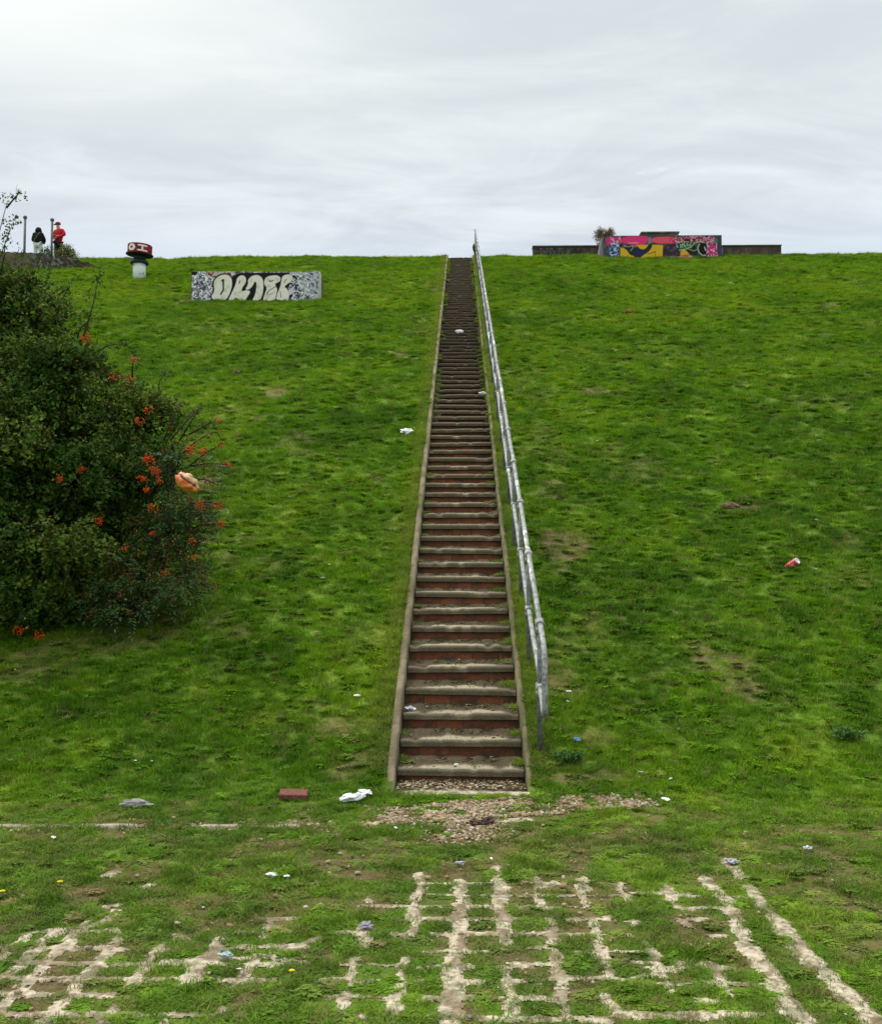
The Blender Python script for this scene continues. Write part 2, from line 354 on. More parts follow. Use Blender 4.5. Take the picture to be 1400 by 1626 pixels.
# ------------------------------------------------------------------ concrete of the grass paving
def build_paving():
    st = .0085; x = np.arange(-2.6, 2.6, st); y = np.arange(2.9, 6.9, st)
    X, Y = np.meshgrid(x, y); d = lattice(X, Y)
    h = np.clip(-d/.010, -1, 1)*.003 + (fbm(X*50, Y*50, 61, 3)-.5)*.004
    Z = zbase(X, Y)+bumps(X, Y)+.004+h
    keep = d < .012
    kf = keep[:-1, :-1] & keep[1:, :-1] & keep[:-1, 1:] & keep[1:, 1:]
    ii = np.arange(X.size).reshape(X.shape)
    Q = np.stack([ii[:-1, :-1], ii[:-1, 1:], ii[1:, 1:], ii[1:, :-1]], -1)[kf]
    u, inv = np.unique(Q, return_inverse=True)
    P = np.stack([X, Y, Z], -1).reshape(-1, 3)[u]
    n1 = fbm(P[:, 0]*16, P[:, 1]*16, 63, 4); n2 = fbm(P[:, 0]*40, P[:, 1]*40, 65, 3)
    pale = np.array([.54, .455, .33]); dirt = np.array([.24, .175, .11])
    n3 = fbm(P[:, 0]*70, P[:, 1]*70, 67, 2); t = np.clip(sst(n1, .34, .58)*.75+(n2-.5)*1.3+.1-(n3 < .3)*.5, 0, 1)[:, None]; c = dirt*(1-t)+pale*t
    c = c*(.6+.8*n3)[:, None]; ms = (sst(fbm(P[:, 0]*16+3, P[:, 1]*16, 69, 3), .56, .70)*.5)[:, None]; c = c*(1-ms)+np.array([.10, .11, .04])*ms
    o = link('paving', mesh_np('paving', P, inv.reshape(-1, 4), True, c), mat('worn concrete', attr=True, var=.12, scale=30, bump=.5, bscale=120))
    tag(o, 'worn pale concrete ribs of grass paving showing through the turf', None, kind='structure')
build_paving()
# ------------------------------------------------------------------ grass blades (uncountable: one object)
def clump(name, n, r, hmin, hmax, w, lean, seed):
    R = np.random.default_rng(seed); V = []; Fa = []
    for _ in range(n):
        a = R.uniform(0, 6.283); q = r*math.sqrt(R.uniform()); bx, by = q*math.cos(a), q*math.sin(a)
        h = R.uniform(hmin, hmax); d = R.uniform(0, 6.283); ln = R.uniform(.15, 1)*lean*h; ww = w*R.uniform(.7, 1.3)/2
        dx, dy = math.cos(d), math.sin(d); px_, py_ = -dy*ww, dx*ww
        tw = R.uniform(-.8, .8); qx, qy = px_*math.cos(tw)-py_*math.sin(tw), px_*math.sin(tw)+py_*math.cos(tw)
        b = len(V)
        V += [(bx-qx, by-qy, -.012), (bx+qx, by+qy, -.012), (bx+dx*ln*.35-qx*.85, by+dy*ln*.35-qy*.85, h*.6), (bx+dx*ln*.35+qx*.85, by+dy*ln*.35+qy*.85, h*.6), (bx+dx*ln, by+dy*ln, h*(1-.25*lean*R.uniform()))]
        Fa += [(b, b+1, b+3, b+2), (b+2, b+3, b+4)]
    me = bpy.data.meshes.new(name); me.from_pydata(V, [], Fa); me.materials.append(M_blade); me.update()
    return bpy.data.objects.new(name, me)
def weed(name, n, seed):
    R = np.random.default_rng(seed); V = []; Fa = []
    for _ in range(n):
        a = R.uniform(0, 6.283); q = .05*math.sqrt(R.uniform()); z = R.uniform(.005, .028); l = R.uniform(.010, .02); wd = l*.45
        d = R.uniform(0, 6.283); c = Vector((q*math.cos(a), q*math.sin(a), z)); u = Vector((math.cos(d), math.sin(d), R.uniform(-.2, .6))).normalized(); v = u.cross(Vector((0, 0, 1))).normalized()
        b = len(V); V += [c-u*l, c+v*wd, c+u*l, c-v*wd]; Fa += [(b, b+1, b+2, b+3)]
    me = bpy.data.meshes.new(name); me.from_pydata([tuple(v) for v in V], [], Fa); me.materials.append(M_blade); me.update()
    return bpy.data.objects.new(name, me)
NOSE_ = onplane(730, 1220).y; TREAD_ = .3445
def build_grass():
    col = bpy.data.collections.new('grass tufts')
    protos = [clump('tuft', 46, .055, .018, .05, .0034, .9, 1), clump('tuft', 40, .05, .02, .06, .0036, 1.2, 2), clump('tuft', 52, .06, .015, .04, .003, .8, 3),
              clump('tuft', 30, .04, .03, .085, .0036, 1.0, 4), weed('weed', 60, 5), clump('stalks', 7, .07, .07, .15, .0022, .9, 8)]
    for i, o in enumerate(protos): o.name = 'tuft_%d' % i; col.objects.link(o)
    P = []
    def scatter(y0, y1, dens, mg=1.25):
        wmax = .47*y1*mg+.8
        n = int((y1-y0)*2*wmax*dens/ math.cos(math.radians(15)))
        x = rng.uniform(-wmax, wmax, n); y = rng.uniform(y0, y1, n)
        P.append(np.stack([x, y, np.full(n, dens)], 1))
    scatter(2.6, 3.4, 500); scatter(3.4, 5, 900); scatter(5, 7, 800); scatter(7, 9, 620); scatter(9, 12, 440); scatter(12, 16, 300); scatter(16, 22, 200); scatter(22, 30, 150); scatter(30, YC+.6, 130); scatter(YC+.6, YC+6, 20)
    for sg in (-1, 1):
        n_ = 5200; ye_ = Y0+(YC-Y0)*rng.uniform(0, 1, n_)**1.25; P.append(np.stack([sg*((.565 if sg < 0 else .53)+np.abs(rng.normal(0, .035 if sg < 0 else .05, n_))), ye_, np.full(n_, 700.)], 1))
    P = np.concatenate(P); x, y, dn = P.T; n_edge = 10400
    b = bare(x, y); lat = lattice(x, y); near = y < 7.3
    n1 = fbm(x*2.2, y*2.2, 71, 3); n2 = fbm(x*7, y*5, 73, 3)
    keep = rng.uniform(size=len(x)) > b*.80
    keep &= ~((x > -.545) & (x < .52) & (y > Y0-.12))
    keep &= ~(near & (lat < .006+rng.uniform(-.014, .004, len(x))))
    keep &= rng.uniform(size=len(x)) < (.55+.9*n2)
    # gravel apron at the foot of the stairs
    gx = GR(x, y); keep &= ~((gx > .3) & (rng.uniform(size=len(x)) < .93))
    x, y, dn, b, n1, n2, lat = [a[keep] for a in (x, y, dn, b, n1, n2, lat)]
    n = len(x); z = zt(x, y)
    ne = 2600; ie = np.floor((rng.uniform(size=ne)**1.15)*(YC-NOSE_)/TREAD_); xe = np.where(rng.uniform(size=ne) < .4, -1, 1)*(.455-np.abs(rng.normal(0, .035, ne))); ue = rng.uniform(.3, 1, ne)
    grp = fbm(xe*2+ie*.23, ie*.31, 77, 2) > .5; ie, xe, ue = ie[grp], xe[grp], ue[grp]; ne = len(ie)
    x = np.append(x, xe); y = np.append(y, NOSE_+(ie+ue)*TREAD_*.99); z = np.append(z, ie*TREAD_*SLOPE+(NOSE_-Y0)*SLOPE); b = np.append(b, np.full(ne, .5)); n1 = np.append(n1, np.full(ne, .5)); n2 = np.append(n2, np.full(ne, .5)); lat = np.append(lat, np.full(ne, 9.)); dn = np.append(dn, np.full(ne, 700.)); n = len(x)
    hgt = (.36+.85*n1+1.1*(n2-.4))*rng.uniform(.7, 1.2, n)*(1-.45*b)
    edge = np.exp(-((np.abs(x)-.58)/.08)**2)*(y > 7.2)
    hgt *= 1+edge*.7
    lowz = 1-sst(y, 6.0, 7.2); hgt *= 1-.35*lowz
    hgt *= np.where((lat < .06) & (y < 7), .5, 1)
    far = np.clip(np.sqrt(700/dn), 1, 2.4)
    scl = np.stack([far*rng.uniform(.8, 1.2, n), far*rng.uniform(.8, 1.2, n), np.clip(hgt, .3, 2.2)*(1+.25*(far-1))], 1)
    nrm = np.stack([rng.normal(0, .12, n), rng.normal(0, .12, n), rng.uniform(0, 6.283, n)], 1)
    var = rng.choice([0, 1, 2, 3, 4, 5], n, p=[.26, .23, .24, .10, .11, .06])
    scl[var == 5, 2] = np.minimum(scl[var == 5, 2], .9)
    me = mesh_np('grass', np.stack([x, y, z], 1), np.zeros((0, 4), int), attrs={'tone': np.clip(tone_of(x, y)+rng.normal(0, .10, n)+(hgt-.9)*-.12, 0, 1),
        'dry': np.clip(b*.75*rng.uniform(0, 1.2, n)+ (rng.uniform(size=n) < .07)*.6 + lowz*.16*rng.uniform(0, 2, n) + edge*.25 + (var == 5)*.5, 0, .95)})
    for nm, dat in (('scl', scl), ('rot', nrm)):
        a = me.attributes.new(nm, 'FLOAT_VECTOR', 'POINT'); a.data.foreach_set('vector', dat.astype(np.float32).ravel())
    a = me.attributes.new('pick', 'INT', 'POINT'); a.data.foreach_set('value', var.astype(np.int32))
    o = link('grass', me, M_blade); tag(o, 'short green grass covering the bank and the turf at its foot', 'grass', kind='stuff')
    ng = bpy.data.node_groups.new('scatter tufts', 'GeometryNodeTree')
    ng.interface.new_socket('Geometry', in_out='INPUT', socket_type='NodeSocketGeometry'); ng.interface.new_socket('Geometry', in_out='OUTPUT', socket_type='NodeSocketGeometry')
    gi = ng.nodes.new('NodeGroupInput'); go = ng.nodes.new('NodeGroupOutput'); ip = ng.nodes.new('GeometryNodeInstanceOnPoints'); ci = ng.nodes.new('GeometryNodeCollectionInfo')
    ci.inputs['Collection'].default_value = col; ci.inputs['Separate Children'].default_value = True; ci.inputs['Reset Children'].default_value = True
    def na(nm, t):
        x_ = ng.nodes.new('GeometryNodeInputNamedAttribute'); x_.data_type = t; x_.inputs[0].default_value = nm; return x_.outputs['Attribute']
    ip.inputs['Pick Instance'].default_value = True; L = ng.links
    L.new(gi.outputs[0], ip.inputs['Points']); L.new(ci.outputs[0], ip.inputs['Instance']); L.new(na('pick', 'INT'), ip.inputs['Instance Index'])
    L.new(na('rot', 'FLOAT_VECTOR'), ip.inputs['Rotation']); L.new(na('scl', 'FLOAT_VECTOR'), ip.inputs['Scale']); L.new(ip.outputs[0], go.inputs[0])
    md = o.modifiers.new('scatter', 'NODES'); md.node_group = ng
    print('grass tufts', n)
# gravel apron mask
GA = [onplane(*p) for p in ((650,1290),(720,1285),(800,1290),(900,1285),(980,1275),(1030,1268))]
def GR(x, y):
    x = np.asarray(x, float); y = np.asarray(y, float)
    yc = 6.50+.22*x; d = np.abs(y-yc)/(.22-.05*np.clip(x, 0, 2)); ex = sst(x, -.62, -.3)*(1-sst(x, 1.0, 1.45))
    g = (1-sst(d, .55, 1.15))*ex
    g2 = (1-sst(np.hypot((x+.0)/.34, (y-6.1)/.42), .3, 1.1))*.45
    return np.maximum(g, g2)*sst(fbm(x*7, y*9, 81, 3), .27, .5)
build_grass()
ICO = np.array([(0,0,1),(.894,0,.447),(.276,.851,.447),(-.724,.526,.447),(-.724,-.526,.447),(.276,-.851,.447),(.724,.526,-.447),(-.276,.851,-.447),(-.894,0,-.447),(-.276,-.851,-.447),(.724,-.526,-.447),(0,0,-1)])
ICF = np.array([(0,1,2),(0,2,3),(0,3,4),(0,4,5),(0,5,1),(1,6,2),(2,7,3),(3,8,4),(4,9,5),(5,10,1),(6,7,2),(7,8,3),(8,9,4),(9,10,5),(10,6,1),(11,7,6),(11,8,7),(11,9,8),(11,10,9),(11,6,10)])
def pebbles(C, R, cols, flat=.6, jit=.25):
    """many small stones in one mesh: centres, radii, colours"""
    n = len(C); V = ICO[None]*(1+rng.normal(0, jit, (n, 12, 1)))
    V = V*np.stack([R*rng.uniform(.7, 1.3, n), R*rng.uniform(.7, 1.3, n), R*flat*rng.uniform(.7, 1.3, n)], 1)[:, None]
    a = rng.uniform(0, 6.283, n); ca, sa = np.cos(a)[:, None], np.sin(a)[:, None]
    V = np.stack([V[..., 0]*ca-V[..., 1]*sa, V[..., 0]*sa+V[..., 1]*ca, V[..., 2]], -1)+C[:, None]
    Fc = (ICF[None]+(np.arange(n)*12)[:, None, None]).reshape(-1, 3)
    return V.reshape(-1, 3), Fc, np.repeat(cols, 12, 0)
M_stone = mat('small stones', attr=True, var=.2, scale=60, rough=.85)
def build_gravel():
    x = rng.uniform(-.9, 1.7, 60000); y = rng.uniform(5.7, 7.0, 60000); g = GR(x, y); k = rng.uniform(size=len(x)) < g*.95
    x, y = x[k], y[k]; k2 = ~((np.abs(x) < .45) & (y > Y0-.14)); x, y = x[k2], y[k2]
    # scattered crumbs along the edging on the left and over bare turf
    x2 = rng.uniform(-2.8, -.5, 1600); y2 = 6.17+rng.normal(0, .05, 1600)+.02*x2; kk = fbm(x2*3, y2*3, 83, 2) > .48; x = np.append(x, x2[kk]); y = np.append(y, y2[kk])
    x3 = rng.uniform(-2.5, 2.5, 12000); y3 = rng.uniform(3.2, 6.8, 12000); k3 = rng.uniform(size=12000) < np.clip(bare(x3, y3)*.25+.01, 0, .3); x = np.append(x, x3[k3]); y = np.append(y, y3[k3])
    n = len(x); R = rng.lognormal(math.log(.0055), .45, n)
    pal = .8*np.array([(.44,.31,.17),(.50,.38,.23),(.36,.24,.13),(.62,.52,.38),(.30,.24,.18),(.68,.62,.52),(.44,.24,.10)])
    cols = pal[rng.choice(7, n, p=[.24,.22,.16,.14,.1,.06,.08])]*rng.uniform(.7, 1.1, (n, 1))
    C = np.stack([x, y, zt(x, y)+R*.3+.006], 1)
    V, Fc, c = pebbles(C, R, cols)
    tag(link('gravel', mesh_np('gravel', V, Fc, False, c), M_stone), 'tan and orange gravel spilled at the foot of the stairs', 'gravel', kind='stuff')
build_gravel()
# ------------------------------------------------------------------ staircase
NOSE0 = onplane(730, 1220).y; TREAD = .3445; RISE = TREAD*SLOPE
NST = int((YC-NOSE0)/TREAD)+1
M_slab = mat('mossy concrete treads', attr=True, var=.25, scale=22, bump=.5, bscale=90, rough=.95)
M_brick = mat('red brick risers', attr=True, var=.3, scale=25, bump=.4, bscale=80, rough=.95)
def grid_mesh(name, P, cols, mt, parent, smooth=False):
    """P: (rows, cols, 3) sheet"""
    r, c = P.shape[:2]; ii = np.arange(r*c).reshape(r, c)
    Q = np.stack([ii[:-1, :-1], ii[:-1, 1:], ii[1:, 1:], ii[1:, :-1]], -1).reshape(-1, 4)
    return link(name, mesh_np(name, P.reshape(-1, 3), Q, smooth, cols.reshape(-1, 3)), mt, parent)
def build_stairs():
    st = empty('staircase', (0, NOSE0, 0)); tag(st, 'long straight brick and concrete staircase climbing the grass bank', 'staircase')
    for i in range(-1, NST):
        zt_ = RISE*i + (NOSE0-Y0)*SLOPE; yb = i*TREAD       # nose top edge, local y
        if i == -1: zt_ = .028
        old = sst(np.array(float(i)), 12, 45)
        # closed slab: strip of the cross-section swept over x, wrapped underneath
        xs_ = np.linspace(-.455, .455, 40); jx = fbm(xs_*11+i*3.7, xs_*0+i, 91, 3)
        th = .058; dep = TREAD+.01; nu = 7
        chip = np.clip(jx-.56, 0, 1)*.16
        tilt = random.uniform(-.007, .007)
        rows = []
        cr = []
        pts = [(.0, -th), (.0, -th*.5), (.0, -.007), (.008, 0)] + [(.008+(dep-.008)*k/nu, 0) for k in range(1, nu+1)]
        pts += [(dep, -th), (.0, -th)]
        ex_ = np.abs(xs_)/.455; jn = fbm(xs_*14+i*2.3, xs_*0+i*1.1, 92, 3)
        for (py_, pz) in pts:
            f = 1 if pz > -.04 and py_ < .02 else 0
            uu = np.clip(py_/dep, 0, 1) if pz > -.01 else 0.0
            z = zt_+pz+tilt*xs_/.45 - (chip*.4*f) + (.022*sst(uu+.45*ex_**3+(jn-.5)*.6, .55, 1.0)*(.3+1.4*jn) if uu > .03 and i >= 0 else 0)
            rows.append(np.stack([xs_, yb+py_+chip*f*.5, z], -1))
            u = np.clip(py_/dep, 0, 1); e = np.abs(xs_)/.455
            worn = (1-sst(e+(jx-.5)*.7, .55, .88))*(1-sst(u+ .62*e**2+(jx-.5)*.6, .25, .55))
            worn = worn*(1-.80*old) if py_ > 0 else worn*.0
            nn = fbm(xs_*22+i*5, xs_*0+pz*60+py_*20, 93, 3)
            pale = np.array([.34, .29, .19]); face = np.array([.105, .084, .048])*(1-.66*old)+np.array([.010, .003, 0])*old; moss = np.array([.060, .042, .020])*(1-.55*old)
            if py_ == 0:
                hi = np.exp(-((pz+.004)/.012)**2); c = face*(.7+.8*nn)[:, None]*(1-hi*.2)  # pale highlight painted into the colour along the nose edge
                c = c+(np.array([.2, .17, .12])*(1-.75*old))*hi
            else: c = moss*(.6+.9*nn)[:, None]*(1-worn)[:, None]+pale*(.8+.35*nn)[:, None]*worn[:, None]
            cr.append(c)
        sl = grid_mesh('tread', np.array(rows), np.array(cr), M_slab, st)
        if i == -1: continue
        # brick riser below the tread, set back 35 mm
        ux = np.linspace(-.46, .46, 74); uz = np.linspace(-th, -RISE-.01, 7); rr = []; rc = []
        off = (i % 2)*.11+random.uniform(-.02, .02); tint = random.uniform(.8, 1.15)
        for z in uz:
            bid = np.floor((ux+off)/.225); fr = (ux+off)/.225-bid; mort = (fr < .055) | (z > -th-.008)
            hb = hash2(bid+50, np.full_like(bid, i), 5)
            brick = np.stack([.19+.10*hb, .066+.035*hb, .030+.015*hb], -1)*tint
            nn = fbm(ux*12+i, np.full_like(ux, z*40), 95, 3)
            dk = sst(nn+old*.30, .45, .72)
            c = brick*(1-dk[:, None]*.65)+np.array([.05, .045, .03])*dk[:, None]*.65
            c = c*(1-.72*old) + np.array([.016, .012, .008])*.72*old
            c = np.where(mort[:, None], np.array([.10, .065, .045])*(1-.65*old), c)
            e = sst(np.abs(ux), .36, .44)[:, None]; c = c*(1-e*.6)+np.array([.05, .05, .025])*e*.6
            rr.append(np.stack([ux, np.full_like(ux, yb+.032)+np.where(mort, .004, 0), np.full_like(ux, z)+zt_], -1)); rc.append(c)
        # close the back so it is a real wall
        rr = [rr[0]+np.array([0, .1, 0])] + rr + [rr[-1]+np.array([0, .1, 0])]; rc = [rc[0]]+rc+[rc[-1]]
        grid_mesh('riser', np.array(rr), np.array(rc), M_brick, sl)
    # edge kerbs: pale worn strip on the left, narrower overgrown one on the right
    for sx, w, hgt, lo in ((-1, .062, .060, 0), (1, .048, .048, 0)):
        L0 = (Y0-.10-NOSE0) if sx < 0 else (Y0-.14-NOSE0)
        yl = np.arange(L0, YC-NOSE0, .035); secs = [(-w/2, -.30), (-w/2, -.012), (-w/2+.012, 0), (w/2-.012, 0), (w/2, -.012), (w/2, -.30)]
        wob = (fbm(yl*.8, yl*0, 97+sx, 3)-.5)*.012; lft = (fbm(yl*.5, yl*0, 99+sx, 3)-.5)*.015
        jt = (np.abs((yl % .92)-.46) < .018)
        P = []; C = []
        for (a, z) in secs:
            zz = (yl+NOSE0-Y0)*SLOPE+hgt+z+lft-jt*.004
            zz = np.where(np.full_like(yl, z) < -.1, np.maximum(zz, -.1), zz)
            P.append(np.stack([np.full_like(yl, sx*(.465+w/2)+a)+wob, yl, zz], -1))
            nn = fbm(yl*5, yl*0+a*30, 101, 4)
            c0 = np.array([.24, .19, .12]) if sx < 0 else np.array([.19, .155, .085]); c1 = np.array([.14, .11, .062]) if sx < 0 else np.array([.10, .09, .04])
            t = sst(nn, .35, .65)[:, None]; C.append((c1*(1-t)+c0*t)*(1-.25*jt)[:, None])
        P = np.array(P); C = np.array(C)
        cap0 = P[:, :1].copy(); 
        grid_mesh('kerb', P, C, M_slab, st)
    return st
build_stairs()
# dead leaves, moss crumbs and dry stalks lying on the treads
def build_litter_stuff():
    C = []; cols = []; R = []
    for i in range(-1, 30):
        zt_ = max(RISE*i+(NOSE0-Y0)*SLOPE, .028); n = max(30, 170-6*i)
        x = rng.uniform(-.45, .45, n); u = np.where(rng.uniform(size=n) < .75, rng.uniform(.62, 1.05, n), rng.uniform(.1, 1, n))
        e = np.abs(x) > .36; u = np.where(e, rng.uniform(.12, 1, n), u)
        C.append(np.stack([x, NOSE0+i*TREAD+u*(TREAD-.01)*.93, zt_+.004+.018*sst(u+.45*(np.abs(x)/.455)**3, .5, 1.0)], 1)); R.append(rng.uniform(.004, .012, n))
        pal = np.array([(.12,.09,.04),(.20,.14,.06),(.08,.085,.02),(.30,.24,.13),(.06,.045,.02),(.09,.12,.02)]); cols.append(pal[rng.choice(6, n)]*rng.uniform(.6, 1.1, (n, 1)))
    n = 500; x = rng.uniform(-.45, .45, n); C.append(np.stack([x, NOSE0-rng.uniform(.02, .28, n), np.full(n, .04)], 1)); R.append(rng.uniform(.005, .014, n))
    pal = np.array([(.35,.25,.15),(.5,.42,.3),(.2,.13,.07),(.1,.1,.04)]); cols.append(pal[rng.choice(4, n)])
    V, Fc, c = pebbles(np.concatenate(C), np.concatenate(R), np.concatenate(cols), .35, .35)
    tag(link('leaf_litter', mesh_np('leaf_litter', V, Fc, False, c), M_stone), 'dead leaves, moss and crumbs gathered on the stair treads', 'leaf litter', kind='stuff')
build_litter_stuff()
# ------------------------------------------------------------------ handrail
def metal_paint():
    m = mat('galvanised rail', col=(.33, .335, .31), rough=.6, var=.3, scale=14, metal=.2, spec=.35, col2=(.19, .195, .18), thr=(.45, .6))
    nt = m.node_tree; N = nt.nodes; L = nt.links; bs = N['Principled BSDF']
    src = bs.inputs['Base Color'].links[0].from_socket
    g = N.new('ShaderNodeNewGeometry'); mp = N.new('ShaderNodeMapping'); mp.inputs['Scale'].default_value = (6, 2.2, 2.2); L.new(g.outputs['Position'], mp.inputs[0])
    no = N.new('ShaderNodeTexNoise'); no.inputs['Scale'].default_value = 1.0; no.inputs['Detail'].default_value = 4; no.inputs['Roughness'].default_value = .7; L.new(mp.outputs[0], no.inputs['Vector'])
    mr = N.new('ShaderNodeMapRange'); mr.interpolation_type = 'SMOOTHSTEP'; mr.inputs[1].default_value = .58; mr.inputs[2].default_value = .62; L.new(no.outputs[0], mr.inputs[0])
    n2 = N.new('ShaderNodeTexNoise'); n2.inputs['Scale'].default_value = 2.3; L.new(g.outputs['Position'], n2.inputs['Vector'])
    cr = N.new('ShaderNodeValToRGB'); L.new(n2.outputs[0], cr.inputs[0]); e = cr.color_ramp.elements
    e[0].position = .38; e[0].color = (.35, .22, .36, 1); e[1].position = .46; e[1].color = (.72, .72, .68, 1)
    x = e.new(.62); x.color = (.72, .70, .62, 1); x = e.new(.68); x.color = (.75, .42, .18, 1)
    mx = N.new('ShaderNodeMix'); mx.data_type = 'RGBA'; L.new(mr.outputs[0], mx.inputs[0]); L.new(src, mx.inputs[6]); L.new(cr.outputs[0], mx.inputs[7]); L.new(mx.outputs[2], bs.inputs['Base Color'])
    iv = N.new('ShaderNodeMath'); iv.operation = 'MULTIPLY_ADD'; L.new(mr.outputs[0], iv.inputs[0]); iv.inputs[1].default_value = -.2; iv.inputs[2].default_value = .22; L.new(iv.outputs[0], bs.inputs['Metallic'])
    return m
M_galv = mat('galvanised steel', col=(.34, .35, .33), rough=.6, var=.3, scale=18, metal=.2, spec=.35, col2=(.17, .175, .16), thr=(.45, .6))
M_post = mat('dark steel post', col=(.17, .18, .18), rough=.6, var=.3, scale=18, metal=.15, col2=(.09, .095, .10), thr=(.4, .6))  # posts get a darker grey than the galvanised rails
def build_rail():
    XR = .587; y0 = 7.45
    root = empty('handrail', (XR, y0, 0)); tag(root, 'long galvanised steel handrail with two rails and posts running up beside the stairs', 'handrail')
    def P(y, h, dx=0): return Vector((dx, y-y0, (y-Y0)*SLOPE+h))
    HU, HL = .97, .50; ye = YC+.9
    def wav(h, k):
        pts = []; y = y0+.0
        n = 90
        for i in range(n+1):
            yy = y0+(ye-y0)*i/n; a = mn.noise(Vector((yy*.6, k, 0)))*.012; b = mn.noise(Vector((yy*.5, k+9, 0)))*.012
            pts.append(P(yy, h+b, a))
        return pts
    up = wav(HU, 1); lo = wav(HL, 5)
    # drop loop at the bottom end joining upper rail to lower rail
    c = [P(y0, HU)]
    q = P(y0-.34, HU)
    for t in np.linspace(0, 1, 8): 
        A = P(y0-.22, HU); B = P(y0-.40, HU+.0); Cc = P(y0-.40, HU-.28)
        Cc = Vector((0, y0-.40-y0, B.z-.24)); c.append(A*(1-t)**2+B*2*t*(1-t)+Cc*t*t)
    b2 = Vector((0, -.40, P(y0-.40, HL).z+.02)); c.append(b2+Vector((0, 0, .08)))
    for t in np.linspace(.2, 1, 6):
        A = b2+Vector((0, 0, .06)); B = b2+Vector((0, 0, -.05)); D = P(y0-.20, HL); c.append(A*(1-t)**2+B*2*t*(1-t)+D*t*t)
    c.append(P(y0-.02, HL))
    mb = MB(); mb.tube(up, .0215, 12); mb.build('upper_rail', metal_paint(), root, True)
    mb = MB(); mb.tube(lo, .0205, 12); mb.build('lower_rail', metal_paint(), root, True)
    mb = MB(); mb.tube(c, .0215, 12); mb.build('end_loop', M_galv, root, True)
    n = int((ye-y0)/1.2)+1
    for k in range(n):
        y = y0+.01+1.2*k; jx = random.uniform(-.008, .008); zb = zs(XR, y)
        top = P(y, HU); mb = MB(); mb.tube([(jx, y-y0, zb-.15), (jx, y-y0, top.z-.01)], .019, 10)
        po = mb.build('post', M_post, root, True)
        for h, r in ((HU, .035), (HL, .033)):
            mb = MB(); d = (P(y+1, h)-P(y, h)).normalized(); cc = P(y, h, jx*.5)
            mb.tube([cc-d*.035, cc-d*.03, cc+d*.03, cc+d*.035], [r*.85, r, r, r*.85], 12)
            mb.tube([cc+Vector((0, 0, -.075)), cc+Vector((0, 0, -.02))], r*.95, 10)
            mb.build('collar', M_galv, po, True)
build_rail()
# ------------------------------------------------------------------ painter for the graffiti (colours stored on real wall meshes)
def srgb(r, g, b):
    a = np.array([r, g, b])/255.; return np.where(a <= .04045, a/12.92, ((a+.055)/1.055)**2.4)
class Canvas:
    def __init__(s, x0, y0, x1, y1, step, base):
        s.x = np.arange(x0, x1+step*.5, step); s.y = np.arange(y0, y1+step*.5, step); s.X, s.Y = np.meshgrid(s.x, s.y)
        s.c = np.zeros(s.X.shape+(3,)); s.c[:] = base
    def put(s, mask, col): 
        m_ = np.clip(mask, 0, 1)[..., None]; s.c = s.c*(1-m_)+np.asarray(col)*m_
    def sdf(s, poly, smooth=2):
        p = np.array(poly, float)
        for _ in range(smooth):
            q = np.roll(p, -1, 0); p = np.stack([p*.75+q*.25, p*.25+q*.75], 1).reshape(-1, 2)
        d = np.full(s.X.shape, 1e9); ins = np.zeros(s.X.shape, bool)
        for i in range(len(p)):
            a, b = p[i], p[(i+1) % len(p)]; v = b-a; t = np.clip(((s.X-a[0])*v[0]+(s.Y-a[1])*v[1])/(v@v+1e-9), 0, 1)
            d = np.minimum(d, np.hypot(s.X-a[0]-t*v[0], s.Y-a[1]-t*v[1]))
            cr = ((a[1] > s.Y) != (b[1] > s.Y)); xx = (b[0]-a[0])*(s.Y-a[1])/((b[1]-a[1]) or 1e-9)+a[0]; ins ^= cr & (s.X < xx)
        return np.where(ins, -d, d)
    def poly(s, poly, col, soft=3, smooth=1): s.put(.5-s.sdf(poly, smooth)/soft, col)
    def line(s, pts, w, col, soft=3):
        d = np.full(s.X.shape, 1e9)
        for a, b in zip(pts[:-1], pts[1:]):
            a, b = np.array(a, float), np.array(b, float); v = b-a; t = np.clip(((s.X-a[0])*v[0]+(s.Y-a[1])*v[1])/(v@v+1e-9), 0, 1)
            d = np.minimum(d, np.hypot(s.X-a[0]-t*v[0], s.Y-a[1]-t*v[1]))
        s.put(.5-(d-w/2)/soft, col)
    def noise(s, sc, seed, o=3): return fbm(s.X/sc, s.Y/sc, seed, o)
M_paint = mat('sprayed concrete', attr=True, var=.08, scale=9, bump=.25, bscale=30, rough=.8)
M_conc = mat('grimy concrete', col=(.17, .16, .13), col2=(.08, .078, .062), thr=(.4, .6), var=.25, scale=3, bump=.5, bscale=25, rough=.95)
